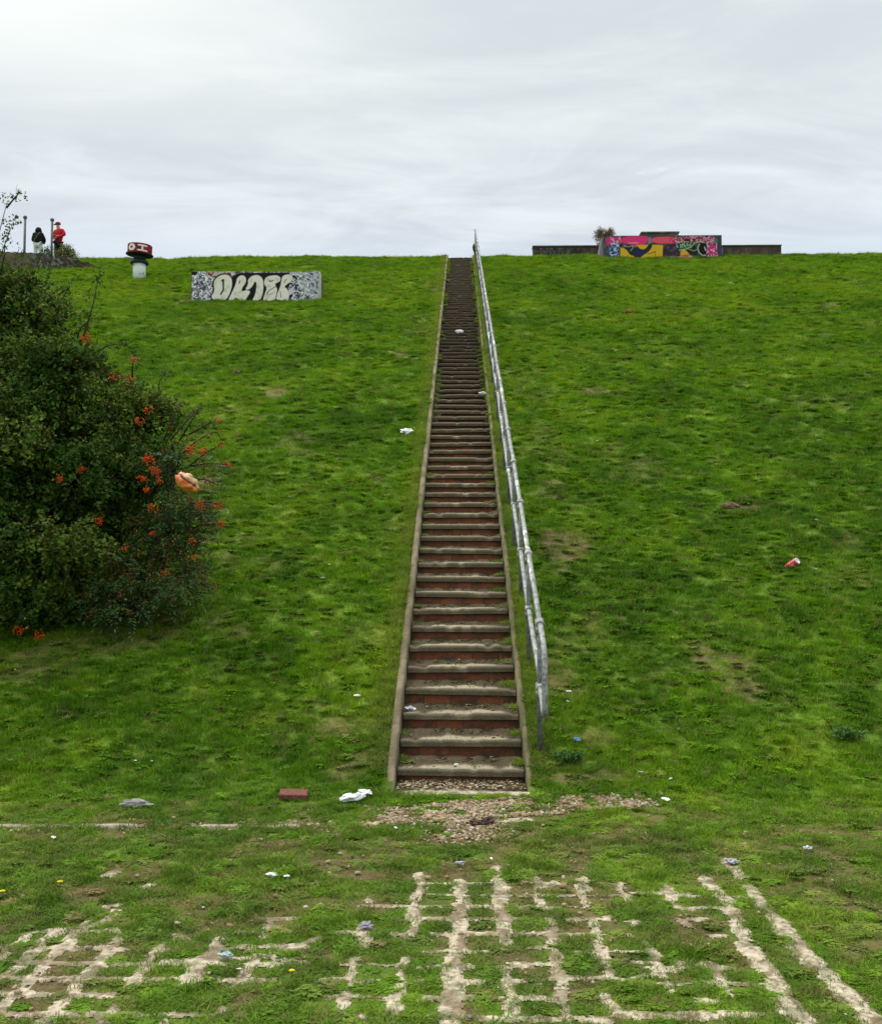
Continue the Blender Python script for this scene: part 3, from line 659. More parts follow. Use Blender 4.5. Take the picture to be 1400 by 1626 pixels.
def painted_block(name, label, cat, p0, p1, z0, z1, depth, canvas, part, r=.0, extra=None):
    """box standing at p0..p1 (front bottom corners, world) with a painted front sheet that is its own face"""
    p0 = Vector(p0); p1 = Vector(p1); root = empty(name, ((p0.x+p1.x)/2, (p0.y+p1.y)/2, z0)); tag(root, label, cat)
    o = Vector(root.location); ux = (p1-p0); Lw = ux.length; ux.normalize(); uy = Vector((-ux.y, ux.x, 0))
    nr, nc = canvas.X.shape; U = (canvas.X-canvas.x[0])/(canvas.x[-1]-canvas.x[0]); Vv = 1-(canvas.Y-canvas.y[0])/(canvas.y[-1]-canvas.y[0])
    P = np.zeros((nr, nc, 3)); base = p0-o
    P[..., 0] = base.x+ux.x*U*Lw; P[..., 1] = base.y+ux.y*U*Lw; P[..., 2] = Vv*(z1-z0)
    grid_mesh(part, P, canvas.c, M_paint, root)
    mb = MB(); hgt = z1-z0; a, b = p0-o, p1-o; a = Vector((a.x, a.y, 0)); b = Vector((b.x, b.y, 0))
    e = uy*.003; vs = [a+e, b+e, b+uy*depth, a+uy*depth]; vs = vs+[v+Vector((0, 0, hgt)) for v in vs]
    mb.add(vs, [(0,1,5,4),(1,2,6,5),(2,3,7,6),(3,0,4,7),(4,5,6,7),(3,2,1,0)]); mb.build('block', M_conc, root, bevel=.0)
    return root
def letters_canvas():
    C = Canvas(112, 138, 1140, 388, 3.0, srgb(150, 150, 160))
    n = C.noise(10, 111, 2); n2 = C.noise(20, 113, 2)
    C.put((np.abs(n-.5) < .055)*1.0, srgb(35, 35, 50)); C.put(sst(n, .58, .66), srgb(238, 238, 242)); C.put(sst(n2, .62, .68), srgb(70, 72, 95)); C.put(sst(1-n2, .66, .70), srgb(225, 222, 225))
    C.poly([(225,138),(420,138),(445,170),(300,190),(240,165)], srgb(125, 60, 55), 6); C.put(sst(C.noise(18, 117), .5, .56)*(C.X > 240)*(C.X < 470)*(C.Y < 175), srgb(190, 180, 170))
    C.poly([(112,138),(160,138),(160,165),(112,168)], srgb(12, 12, 12), 3, 0); C.line([(114,150),(116,386)], 7, srgb(95, 55, 50))
    LT = [[(300,200),(345,165),(400,158),(440,185),(447,250),(428,320),(398,372),(340,380),(285,368),(272,335),(300,300),(292,240)],
          [(480,185),(522,163),(556,182),(558,232),(530,265),(520,300),(560,286),(598,300),(570,345),(548,382),(500,380),(480,350),(455,378),(405,378),(440,310),(470,240)],
          [(565,205),(600,172),(650,163),(692,192),(700,260),(692,330),(668,378),(598,378),(628,330),(640,240),(626,220),(610,262),(575,292),(543,286),(572,240)],
          [(697,215),(715,182),(760,170),(805,168),(834,185),(836,215),(815,232),(790,240),(800,262),(812,290),(800,330),(796,372),(750,386),(688,380),(700,330),(722,275),(700,250)],
          [(842,180),(880,160),(925,165),(936,200),(925,220),(895,240),(868,262),(872,285),(880,310),(874,375),(835,380),(795,372),(800,330),(815,295),(828,262),(836,220)]]
    blk = srgb(14, 13, 16)
    C.poly([(440,150),(700,150),(930,150),(975,190),(930,240),(885,275),(925,300),(940,335),(900,372),(700,380),(420,384),(420,330),(450,250)], blk, 4, 1)
    for l in LT: C.put(.5-(C.sdf(l, 1)-9)/3, blk)
    cream = srgb(232, 226, 212)
    for k, l in enumerate(LT):
        d = C.sdf(l, 1); C.put(.5-(d-1)/3, blk); tone = .92+.12*(C.noise(40, 121+k)-.5)
        C.put(.5-(d+3)/3, cream*.98); C.put((d < -2)*sst(C.noise(26, 131+k), .5, .75)*.45, srgb(170, 165, 155))
    C.line([(362,215),(372,205),(372,290),(352,322)], 13, blk); C.line([(505,215),(500,235)], 8, blk); C.line([(632,245),(622,330)], 7, blk)
    C.line([(745,212),(748,222),(772,214)], 8, blk); C.line([(722,322),(745,292),(785,268),(826,250)], 6, blk); C.line([(735,330),(770,318)], 6, srgb(150,140,130)); C.line([(880,205),(860,232)], 6, blk); C.line([(830,300),(838,350)], 5, blk)
    C.poly([(868,262),(890,290),(905,330),(900,376),(872,376),(862,320)], cream, 4); C.line([(905,335),(902,376)], 5, blk)
    C.poly([(930,240),(985,225),(1010,290),(985,350),(925,330),(890,290)], srgb(60, 62, 75), 6); C.put(sst(C.noise(12, 141, 2), .52, .58)*(C.X > 905)*(C.X < 1100), srgb(205, 205, 212)); C.put((np.abs(C.noise(14, 143, 2)-.5) < .04)*(C.X > 950)*(C.X < 1110), srgb(30, 30, 42))
    C.poly([(888,300),(952,250),(935,292),(960,300),(905,335)], srgb(205, 195, 215), 4, 0); C.poly([(1085,138),(1140,138),(1140,388),(1100,388)], srgb(180, 185, 195), 10); C.put(sst(C.noise(15, 145), .55, .6)*(C.X > 1085), srgb(90, 95, 115)); C.line([(118,384),(1136,386)], 7, srgb(160, 155, 150)); C.line([(560,141),(1100,141)], 5, srgb(120, 100, 80))
    return C
def wall_left():
    c = letters_canvas(); a = onplane(302, 477); b = onplane(507, 477); Y = (a.y+b.y)/2
    a = at(303, 477, Y); b = at(506, 477, Y); z1 = at(400, 430.5, Y).z
    r = painted_block('graffiti_block', 'low concrete block on the slope painted with big cream bubble letters', 'concrete block', (a.x, Y, 0), (b.x, Y, 0), a.z-.05, z1, .9, c, 'painted_front')
    mb = MB(); w = (b.x-a.x)/2   # pale rounded end of the block on the right
    mb.lathe([(.055, 0), (.06, .02), (.06, z1-a.z-.05), (.02, z1-a.z+.045)], (w+.003, .06, 0), 12); mb.build('rounded_end', mat('pale render', col=(.42, .41, .33), var=.2, scale=6), r, True)
wall_left()
def pink_canvas():
    C = Canvas(130, 84, 1312, 346, 3.5, srgb(74, 66, 80))
    N1 = C.noise(30, 201); N2 = C.noise(14, 203, 2); N3 = C.noise(9, 205, 2)
    C.put((C.X < 200)*1., srgb(88, 84, 92)); C.put((C.X < 200)*sst(N1, .5, .6), srgb(60, 60, 66))
    C.poly([(150,92),(320,92),(320,150),(250,185),(150,175)], srgb(190, 50, 110), 12); C.put(sst(N2, .52, .62)*(C.X < 310)*(C.X > 200)*(C.Y < 200), srgb(205, 160, 190))
    C.poly([(315,92),(560,84),(580,110),(560,165),(500,182),(315,170)], srgb(226, 48, 118), 8)
    C.poly([(612,100),(860,96),(880,168),(612,165)], srgb(226, 82, 98), 8); C.put(sst(N2, .55, .6)*(C.X > 750)*(C.X < 880)*(C.Y < 165), srgb(190, 40, 90))
    C.poly([(850,96),(1250,92),(1250,170),(1000,150),(860,160)], srgb(175, 45, 100), 8); C.put((np.abs(N3-.5) < .06)*(C.X > 850)*(C.X < 1240)*(C.Y < 160), srgb(225, 190, 205)); C.put(sst(N2, .56, .6)*(C.X > 850)*(C.X < 1240)*(C.Y < 170), srgb(50, 40, 45))
    C.poly([(575,100),(610,100),(612,170),(575,180)], srgb(130, 120, 135), 6)
    C.poly([(185,180),(282,180),(285,346),(185,346)], srgb(66, 96, 145), 8); C.put(sst(N2, .54, .6)*(C.X > 190)*(C.X < 280)*(C.Y > 150), srgb(170, 190, 220)); C.put(sst(1-N2, .56, .62)*(C.X > 150)*(C.X < 280)*(C.Y > 180), srgb(45, 50, 75))
    C.poly([(300,185),(560,178),(725,182),(718,325),(298,325)], srgb(212, 168, 28), 5, 0)
    C.poly([(300,312),(716,312),(716,346),(300,346)], srgb(226, 120, 105), 5, 0); C.poly([(500,322),(640,322),(640,346),(500,346)], srgb(235, 190, 180), 8); C.line([(300,322),(420,320)], 10, srgb(190, 50, 60))
    dk = srgb(32, 36, 48)
    C.poly([(285,172),(400,172),(470,190),(500,225),(550,225),(590,165),(622,168),(612,215),(570,262),(528,285),(480,330),(440,330),(430,285),(400,290),(350,215),(290,205)], dk, 5); C.poly([(450,235),(540,240),(520,280),(470,300)], srgb(28, 34, 90), 8)
    C.line([(330,180),(380,200),(420,185),(460,200)], 9, srgb(120, 150, 110)); C.line([(400,240),(430,205),(415,190)], 8, srgb(130, 165, 120)); C.line([(320,200),(360,195)], 5, srgb(150, 170, 140)); C.line([(380,160),(480,158)], 5, srgb(225, 190, 170)); C.line([(645,250),(655,320)], 5, srgb(90, 60, 30)); C.line([(570,275),(650,250)], 7, dk)
    C.poly([(730,180),(905,168),(905,318),(725,318)], srgb(52, 36, 52), 8); C.put(sst(N1, .5, .62)*(C.X > 740)*(C.X < 880)*(C.Y > 190), srgb(84, 70, 92)); C.line([(740,312),(900,306)], 8, srgb(120, 90, 110))
    C.poly([(900,225),(1010,230),(1020,330),(900,325)], srgb(210, 165, 40), 14); C.poly([(900,285),(1000,280),(990,335),(905,332)], srgb(214, 70, 60), 14)
    C.poly([(860,160),(1010,150),(1060,210),(1080,285),(1000,300),(960,240),(900,215)], srgb(28, 30, 30), 8); C.put(sst(N3, .52, .56)*(C.X > 860)*(C.X < 1010)*(C.Y < 215)*(C.Y > 150), srgb(150, 180, 140))
    C.line([(890,235),(960,225),(1010,200),(1040,165),(1090,150),(1140,160)], 10, srgb(150, 180, 130)); C.line([(960,215),(1030,245),(1070,230)], 7, srgb(140, 165, 120))
    C.poly([(1095,165),(1150,165),(1165,215),(1155,285),(1110,290),(1080,240)], srgb(10, 10, 12), 5)
    C.line([(1090,175),(1072,215),(1085,260),(1120,292),(1150,290)], 9, srgb(170, 195, 160)); C.line([(1140,205),(1150,240)], 7, srgb(215, 220, 225)); C.line([(1020,290),(1070,320)], 9, srgb(60, 90, 60))
    C.poly([(1165,170),(1270,180),(1275,335),(1165,300)], srgb(200, 45, 115), 10); C.put(sst(N2, .54, .6)*(C.X > 1160)*(C.X < 1275)*(C.Y > 150), srgb(228, 170, 205)); C.put(sst(1-N3, .6, .64)*(C.X > 1165)*(C.X < 1275)*(C.Y > 150), srgb(110, 30, 70))
    C.poly([(1260,84),(1312,84),(1312,346),(1275,346)], srgb(52, 62, 72), 6); C.poly([(1235,120),(1275,120),(1275,165),(1240,165)], srgb(70, 110, 95), 8); C.poly([(1285,200),(1312,200),(1312,346),(1285,346)], srgb(62, 56, 100), 8)
    C.line([(130,86),(1312,86)], 6, srgb(60, 62, 66)); C.put(sst(N3, .6, .66)*(C.Y > 300)*(C.X > 700), srgb(190, 175, 180))
    return C
def dark_canvas(seed, w, tan=False):
    C = Canvas(0, 0, w, 60, 3, srgb(62, 58, 54)); n = C.noise(22, seed); n2 = C.noise(10, seed+2, 2)
    C.put(sst(n, .5, .6), srgb(44, 42, 40)); C.put(sst(1-n, .56, .66), srgb(92, 82, 74)); C.put((np.abs(n2-.5) < .03)*.8*(C.X < w*.45), srgb(120, 125, 115))
    C.put(sst(n2, .64, .7)*.8, srgb(100, 60, 55)); C.line([(0, 2), (w, 2)], 5, srgb(48, 50, 48))
    if tan: C.line([(100, 25), (125, 55)], 5, srgb(190, 165, 130)); C.line([(130, 30), (112, 50)], 4, srgb(160, 140, 120)); C.put((C.X > 0)*.35, srgb(80, 68, 58))
    return C
def top_walls():
    Yb = YC-.75; a = at(958, 413, Yb); b = at(1146, 413, Yb); z1 = at(1050, 373.5, Yb).z; z0 = zs(a.x, Yb)-.12
    painted_block('graffiti_bunker', 'tall concrete block on the crest covered in pink, yellow and black graffiti', 'concrete block', (a.x, Yb, 0), (b.x, Yb, 0), z0, z1, 1.5, pink_canvas(), 'painted_front')
    # grey sloping buttress against its left end
    p = at(950, 413, Yb+.25)
    mb = MB(); x0 = at(949, 400, Yb+.2).x-a.x; hh = z1-z0-.05
    mb.add([(x0, 0, 0), (-.003, 0, 0), (-.003, 0, hh), (x0+.12, 0, hh), (x0, .8, 0), (-.003, .8, 0), (-.003, .8, hh), (x0+.12, .8, hh)], [(0,1,2,3),(5,4,7,6),(4,0,3,7),(1,5,6,2),(3,2,6,7),(4,5,1,0)])
    o = mb.build('buttress', mat('grey render', col=(.20, .20, .215), var=.2, scale=5)); o.location = (a.x, Yb+.06, z0); tag(o, 'narrow grey sloping buttress against the left end of the pink graffiti block', 'buttress')
    Y2 = YC+.9; c = at(1019, 368.5, Y2); d = at(1078, 368.5, Y2); zr = at(1050, 380, Y2).z
    mb = MB(); mb.box(((c.x+d.x)/2, Y2+.5, (c.z+z0)/2), (d.x-c.x, .8, c.z-z0)); mb.box(((c.x+d.x)/2, Y2+.5, c.z+.02), (d.x-c.x+.06, .9, .06))
    o = mb.build('rear_block', M_conc, bevel=.01); tag(o, 'plain grey concrete block just showing above the middle of the pink graffiti block', 'concrete block')
    Y3 = YC+.15
    for (x0, x1, yt, nm, lab, sd, tn) in ((846, 957, 391.5, 'side_wall', 'low dark graffiti-scrawled wall running left from the pink block', 301, False), (1147, 1240, 390.5, 'side_wall', 'low brown stained wall running right from the pink block', 311, True)):
        e = at(x0, yt, Y3); f = at(x1, yt, Y3); r = painted_block(nm, lab, 'wall', (e.x, Y3, 0), (f.x, Y3, 0), zs(e.x, Y3)-.3, e.z, .35, dark_canvas(sd, (x1-x0)*3.2, tn), 'painted_front')
        mb = MB(); w = (f.x-e.x); hz = e.z-(zs(e.x, Y3)-.3); mb.box((0, .18, hz+.022), (w+.04, .42, .04)); mb.build('coping', M_conc, r, bevel=.008)
top_walls()
# ------------------------------------------------------------------ vent on the left
def vent():
    p = onplane(221, 441); r = empty('vent_pipe', (p.x, p.y, p.z)); tag(r, 'white vent pipe with a tilted red cap lettered in white', 'vent')
    s = p.y/1590*1.0
    mb = MB(); mb.lathe([(.205, -.2), (.205, .44), (.2, .455)], n=32); mb.build('pipe', mat('white paint flaking', col=(.86, .90, .93), col2=(.35, .38, .41), thr=(.56, .62), scale=5, var=.1), r, True)
    dk = mat('dark green iron', col=(.012, .022, .022), rough=.5, var=.3)
    mb = MB(); mb.lathe([(.20, .455), (.29, .46), (.30, .49), (.29, .55), (.24, .57), (.20, .585), (.20, .66), (.24, .72)], n=32); mb.build('flange', dk, r, True)
    R = Matrix.Rotation(math.radians(3.6), 3, 'Y') @ Matrix.Rotation(math.radians(3), 3, 'X')
    mb = MB(); mb.lathe([(.24, -.03), (.42, -.015), (.445, .005), (.44, .03), (.39, .045)], (0, 0, .76), 40, R); brim = mb.build('brim', mat('black rim', col=(.02, .008, .01), var=.2), r, True)
    # cap drum, painted
    C = Canvas(0, 0, 360, 70, 1.5, srgb(150, 34, 50))
    n = C.noise(14, 401); C.put(sst(n, .5, .62), srgb(108, 24, 40)); wht = srgb(240, 225, 225)
    # front of the drum faces -Y : angle 270
    def ax(u): return u
    C.put(.5-(np.abs(np.hypot((C.X-246)/17., (C.Y-34)/26.)-.80)-.36)*8, wht)
    C.line([(283, 15), (318, 16)], 13, wht); C.line([(300, 14), (300, 56)], 9, wht); C.line([(281, 57), (321, 58)], 12, wht); C.line([(224, 8), (232, 8)], 6, srgb(150, 70, 70))
    nr, nc = C.X.shape; th = np.radians(C.X); zz = (70-C.Y)/70*.27
    P = np.stack([.395*np.cos(th), .395*np.sin(th), zz+.045], -1)
    P = P @ np.array(R).T; P[..., 2] += .76
    grid_mesh('cap', P, C.c, M_paint, r, True)
    mb = MB(); mb.lathe([(.39, .315), (.395, .318), (.37, .34), (.2, .36), (.01, .365)], (0, 0, .76), 40, R); mb.build('cap_top', mat('dark red lid', col=(.10, .02, .03), var=.2), r, True)
vent()
# ------------------------------------------------------------------ retaining wall, posts and people at top left
def retaining():
    Yw = onplane(60, 429).y
    top = [(-190, 396), (-60, 398), (20, 399.5), (68, 402), (78, 405), (95, 407), (106, 408), (118, 411), (136, 415), (150, 422), (163, 428)]
    r = empty('retaining_wall', (at(60, 426, Yw).x, Yw, at(60, 426, Yw).z)); o = r.location
    tag(r, 'low stone wall at the top left of the bank, stepping down to a ragged end beside the grass', 'wall')
    nx, nz = 260, 16; pxs = np.linspace(-190, 163, nx); ty = np.interp(pxs, [t[0] for t in top], [t[1] for t in top])
    P = np.zeros((nz, nx, 3)); C = np.zeros((nz, nx, 3))
    for i, (a, t) in enumerate(zip(pxs, ty)):
        T = at(a, t, Yw); zb = zs(T.x, Yw)-.12
        for j in range(nz): P[j, i] = (T.x-o.x, (vnoise(a/5., j*.8, 7)-.5)*.05, T.z+(zb-T.z)*j/(nz-1)-o.z + ((vnoise(a/4., 0, 8)-.5)*.05 if j == 0 else 0))
    X, Zz = P[..., 0], P[..., 2]; n = fbm(X*5, Zz*7, 411, 3); n2 = fbm(X*14, Zz*14, 413, 2)
    base = np.array([.13, .10, .065]); C[:] = base; t = sst(X, -.35, -.1)[..., None]; C = C*(1-t)+np.array([.05, .043, .034])*t
    t = sst(n2, .56, .64)[..., None]*sst(X, -.5, 0)[..., None]*(1-sst(X, 1.0, 1.4))[..., None]*.75; C = C*(1-t)+np.array([.24, .22, .20])*t
    t = sst(n, .5, .7)[..., None]*.6; C = C*(1-t)+np.array([.05, .048, .03])*t
    t = sst(X, 1.35, 1.7)[..., None]; C = C*(1-t)+np.array([.075, .055, .03])*t
    grid_mesh('stone_face', P, C, mat('rough stone wall', attr=True, var=.4, scale=9, bump=.8, bscale=14, rough=.95), r)
    Q = np.stack([P[0]+np.array([0, k, 0]) for k in (.004, .25, .5)]+[np.stack([P[-1][:, 0], np.full(nx, .5), P[-1][:, 2]], -1)]); Q[1:3, :, 2] += (np.random.default_rng(3).random((2, nx))-.5)*.04
    grid_mesh('wall_top', Q, np.tile(np.array([.12, .11, .07]), Q.shape[:2]+(1,)), M_slab, r)
    for px_, pt, lab in ((40, 343, 'slim grey steel post left of the person in black'), (83, 347, 'slim grey steel post between the two people')):
        Yp = YC-.2; T = at(px_, pt, Yp); zb = zs(T.x, Yp); mb = MB()
        mb.tube([(0, 0, -.3), (0, 0, T.z-zb-.05)], .045, 12); p_ = mb.build('fence_post', M_post, None, True); p_.location = (T.x, Yp, zb)
        mb = MB(); mb.lathe([(.05, 0), (.075, .02), (.075, .09), (.04, .12)], (0, 0, T.z-zb-.10), 12); mb.build('post_cap', M_post, p_, True)
        tag(p_, lab, 'post', 'posts above the retaining wall')
retaining()
def skin(name, pts, edges, rad, mt, parent=None, sub=2):
    me = bpy.data.meshes.new(name); me.from_pydata([tuple(p) for p in pts], edges, []); me.update()
    o = bpy.data.objects.new(name, me); S.collection.objects.link(o)
    sk = o.modifiers.new('skin', 'SKIN'); sk.use_smooth_shade = True
    for i, r in enumerate(rad):
        v = me.skin_vertices[0].data[i]; v.radius = (r, r) if isinstance(r, float) else r; v.use_root = (i == 0)
    ss = o.modifiers.new('sub', 'SUBSURF'); ss.levels = sub; ss.render_levels = sub
    dg = bpy.context.evaluated_depsgraph_get(); ev = bpy.data.meshes.new_from_object(o.evaluated_get(dg))
    bpy.data.objects.remove(o); ev.name = name; ev.materials.clear()
    q = link(name, ev, mt, parent); ev.polygons.foreach_set('use_smooth', [True]*len(ev.polygons)); return q
M_skin = mat('skin', col=(.42, .24, .17), rough=.6, var=.05)
def hand(pts, edges, rad, wrist, palm_dir, side_dir):
    """palm plus five bent unequal fingers chained from the wrist"""
    w = wrist; P = Vector(pts[w]); d = Vector(palm_dir).normalized(); s = Vector(side_dir).normalized(); c = d.cross(s)
    pts.append(P+d*.045); rad.append(.026); edges.append((w, len(pts)-1)); k = len(pts)-1
    pts.append(P+d*.085); rad.append(.026); edges.append((k, len(pts)-1)); k2 = len(pts)-1
    for off, ln in ((-.03, .07), (-.01, .08), (.01, .075), (.028, .06)):
        pts.append(Vector(pts[k2])+s*off+d*.012); rad.append(.010); a = len(pts)-1; edges.append((k2, a))
        pts.append(Vector(pts[a])+d*ln*.5+c*.01); rad.append(.009); edges.append((a, a+1))
        pts.append(Vector(pts[a+1])+d*ln*.35+c*.03); rad.append(.008); edges.append((a+1, a+2))
    pts.append(Vector(pts[k])-s*.04+d*.02); rad.append(.011); a = len(pts)-1; edges.append((k, a))
    pts.append(Vector(pts[a])-s*.01+d*.035); rad.append(.009); edges.append((a, a+1))
def person(px_, ptop, Yp, label, kind):
    T = at(px_, ptop, Yp); zb = zs(T.x, Yp); H = T.z-zb; root = empty('person', (T.x, Yp, zb)); tag(root, label, 'person'); s = H/1.75
    root.rotation_euler = (0, 0, 0)
    V = lambda x, y, z: Vector((x*s, y*s, z*s))
    if kind == 'black':
        # back towards us, head bowed, arms folded in front
        pts = [V(0,0,.92), V(0,.01,1.1), V(0,.0,1.3), V(0,.02,1.46), V(0,.05,1.55), V(0,.07,1.66)]; rad = [.13*s, .13*s, .15*s, .07*s, .075*s, .085*s]; e = [(0,1),(1,2),(2,3),(3,4),(4,5)]
        arms = [[V(.17,0,1.34), V(.27,.05,1.10), V(.16,.24,1.02), V(.08,.27,1.02)], [V(-.17,0,1.34), V(-.27,.05,1.10), V(-.16,.24,1.04), V(-.08,.27,1.04)]]
        legs = [[V(.1,0,.88), V(.11,.02,.48), V(.12,0,.08), V(.13,.14,.03)], [V(-.1,0,.88), V(-.11,.02,.48), V(-.12,0,.08), V(-.13,.14,.03)]]
    else:
        # turned to the left (-x), one hand on the hip behind, the other arm folded in front
        pts = [V(0,0,.92), V(.0,0,1.1), V(.01,0,1.3), V(-.0,.0,1.46), V(-.02,0,1.54), V(-.035,0,1.64)]; rad = [.12*s, .12*s, .15*s, .065*s, .075*s, .085*s]; e = [(0,1),(1,2),(2,3),(3,4),(4,5)]
        arms = [[V(.17,-.05,1.38), V(.27,-.08,1.22), V(.12,-.19,1.10), V(.0,-.2,1.06)], [V(-.14,.05,1.38), V(-.22,-.02,1.14), V(-.08,-.2,1.12), V(.0,-.21,1.12)]]
        legs = [[V(.06,.04,.88), V(.05,.03,.48), V(.06,.05,.08), V(-.07,.04,.03)], [V(-.05,-.04,.88), V(-.06,-.05,.48), V(-.05,-.04,.08), V(-.18,-.05,.03)]]
    # continuous body
    bp = list(pts); br = [.09*s, .09*s, .11*s, .055*s, .07*s, .08*s]; be = list(e)
    fd = Vector((0, 1, 0)) if kind == 'black' else Vector((-1, 0, 0))
    # nose and chin give the head a face
    bp.append(pts[5]+fd*.075*s+Vector((0, 0, -.01))); br.append(.018); be.append((5, 6)); bp.append(pts[4]+fd*.06*s+Vector((0, 0, .01))); br.append(.03); be.append((4, 7))
    for A, sg in zip(arms, (1, -1)):
        b = len(bp); bp += A; br += [.05*s, .04*s, .03*s, .026*s]; be += [(2, b), (b, b+1), (b+1, b+2), (b+2, b+3)]
        hand(bp, be, br, b+3, A[3]-A[2], (0, 0, 1))
    for A in legs:
        b = len(bp); bp += A; br += [.08*s, .055*s, .04*s, .035*s]; be += [(0, b), (b, b+1), (b+1, b+2), (b+2, b+3)]
    skin('body', bp, be, br, M_skin, root, 1)
    if kind == 'black':
        mj = mat('black hooded coat', col=(.008, .009, .010), rough=.9, var=.3); mt_ = mat('white trousers', col=(.62, .63, .62), rough=.9, var=.1)
    else:
        mj = mat('red jacket', col=(.50, .012, .018), rough=.8, var=.2, scale=10, col2=(.32, .01, .05), thr=(.5, .62)); mt_ = mat('black trousers', col=(.01, .01, .012), rough=.9)
    jp = [V(0,0,.90), V(0,0,1.0), V(0,0,1.2), V(0,.0,1.36), V(0,.01,1.47)]; jr = [(.20*s, .14*s), (.23*s, .15*s), (.24*s, .16*s), (.21*s, .14*s), (.12*s, .10*s)]; je = [(0,1),(1,2),(2,3),(3,4)]
    if kind == 'red': jr = [(.13*s, .13*s), (.15*s, .14*s), (.19*s, .15*s), (.18*s, .13*s), (.085*s, .075*s)]; jp[0] = V(0,0,.90)
    for A in arms:
        b = len(jp); jp += A; jr += [.085*s, .075*s, .058*s, .045*s]; je += [(3, b), (b, b+1), (b+1, b+2), (b+2, b+3)]
    skin('coat' if kind == 'black' else 'jacket', jp, je, jr, mj, root)
    tp = [V(0,0,.93)]; tr = [.14*s]; te = []
    for A in legs:
        b = len(tp); tp += A[:3]; tr += [.105*s, .085*s, .07*s]; te += [(0, b), (b, b+1), (b+1, b+2)]
    skin('trousers', tp, te, tr, mt_, root)
    for A in legs: skin('shoe', [A[2]+V(0,0,-.04), A[3]], [(0, 1)], [.045*s, .05*s], mat('dark shoe', col=(.02, .02, .02)), root, 1)
    if kind == 'black':
        skin('hood', [V(0,.0,1.42), V(0,.03,1.55), V(0,.05,1.68)], [(0,1),(1,2)], [.19*s, .14*s, .105*s], mj, root)
        mb = MB(); mb.tube([V(.13,-.14,1.40), V(.05,-.18,1.25), V(-.06,-.19,1.08), V(-.13,-.17,.95)], .024*s, 6); mb.build('bag_strap', mat('grey webbing strap', col=(.10, .11, .10)), root, True)
    else:
        mb = MB(); c = V(-.035, 0, 1.665); mb.lathe([(.104*s, -.02), (.106*s, .015), (.085*s, .065), (.03*s, .085), (.005, .088)], c, 20); mb.build('cap', mat('red cap', col=(.42, .02, .06)), root, True)
        mb = MB(); q = [c+V(-.09-.085*math.cos(a), .075*math.sin(a), -.012-.01*math.cos(a)) for a in np.linspace(-1.5, 1.5, 10)]; mb.add(q+[v+Vector((0, 0, -.008)) for v in q], [tuple(range(10)), tuple(reversed(range(10, 20)))]+[(i, i+10, (i+1) % 10+10, (i+1) % 10) for i in range(10)]); mb.build('cap_peak', mat('red peak', col=(.36, .02, .05)), root)
person(61, 357.5, YC+.8, 'person in a black hooded coat and white trousers seen from behind above the retaining wall', 'black')
person(93.5, 352, YC+.9, 'person in a red jacket, red peaked cap and black trousers standing above the retaining wall', 'red')
# ------------------------------------------------------------------ shrubs
def leaf_mesh(name, C, U, Wd, Ln, mt, parent, fold=.25, shape='oval'):
    """C centres, U unit directions, arrays -> folded leaves"""
    n = len(C); rv = rng.normal(size=(n, 3))*.55+np.array([0, -.35, 1.0]); Vx = np.cross(U, rv); Vx /= np.linalg.norm(Vx, axis=1)[:, None]+1e-9; Nn = np.cross(U, Vx)
    L_ = Ln[:, None]*U; W_ = Wd[:, None]*Vx; Z_ = (Wd*fold)[:, None]*Nn
    P = np.stack([C-L_*.5, C-L_*.05+W_*.5+Z_, C+L_*.5, C-L_*.05-W_*.5+Z_], 1).reshape(-1, 3)
    b = np.arange(n)[:, None]*4; Fc = np.concatenate([b+np.array([0, 1, 2]), b+np.array([0, 2, 3])], 0)
    return link(name, mesh_np(name, P, Fc, False), mt, parent)
def rand_unit(n):
    v = rng.normal(size=(n, 3)); return v/np.linalg.norm(v, axis=1)[:, None]
def lobes_to_sprays(lobes, dens, shell=.45):
    """lobes (centre, (rx,ry,rz)); returns twig tips, outward directions, source lobe"""
    T = []; D = []; K = []
    for k, (c, r) in enumerate(lobes):
        r = np.array(r); n = int(dens*(r[0]*r[1]+r[1]*r[2]+r[0]*r[2])/3*4)
        d = rand_unit(n); q = 1-shell*rng.uniform(size=n)**1.4; lump = .84+.42*np.array([mn.noise(Vector(v)*2.2+Vector(c)*1.7)+.6*mn.noise(Vector(v)*5+Vector(c)*3) for v in d])
        p = np.array(c)+d*r*(q*lump)[:, None]; T.append(p); D.append(d); K.append(np.full(n, k))
    return np.concatenate(T), np.concatenate(D), np.concatenate(K)
def clustered(T, D, K, per, rad):
    """gather the twig tips into distinct leafy clumps with gaps between"""
    m_ = max(1, len(T)//per); pick = rng.choice(len(T), m_, replace=False); c = T[pick]; r_ = rad*rng.uniform(.55, 1.5, m_)
    idx_ = np.repeat(np.arange(m_), per); o_ = rand_unit(len(idx_))*(rng.uniform(size=(len(idx_), 1))**.45)*r_[idx_][:, None]*np.array([1.25, 1.1, .62])
    d_ = D[pick][idx_]*.5+o_/r_[idx_][:, None]; d_ /= np.linalg.norm(d_, axis=1)[:, None]+1e-9
    return c[idx_]+o_, d_, K[pick][idx_]
def ground_clip(T, m_=.03): return T[:, 2] > zt(T[:, 0], T[:, 1])+m_
def at3(px_, py_, Y, dy=0): return tuple(at(px_, py_, Y+dy))
LEAF_A = mat('hawthorn leaves', col=(.032, .082, .012), rough=.8, var=.3, scale=1.3, col2=(.13, .18, .028), thr=(.45, .62), islands=.5, hue2=(.09, .15, .025), trans=.12, spec=.08)
LEAF_B = mat('glossy dark leaves', col=(.024, .065, .020), rough=.4, var=.2, scale=2, islands=.6, hue2=(.075, .15, .04), trans=.1, spec=.18)
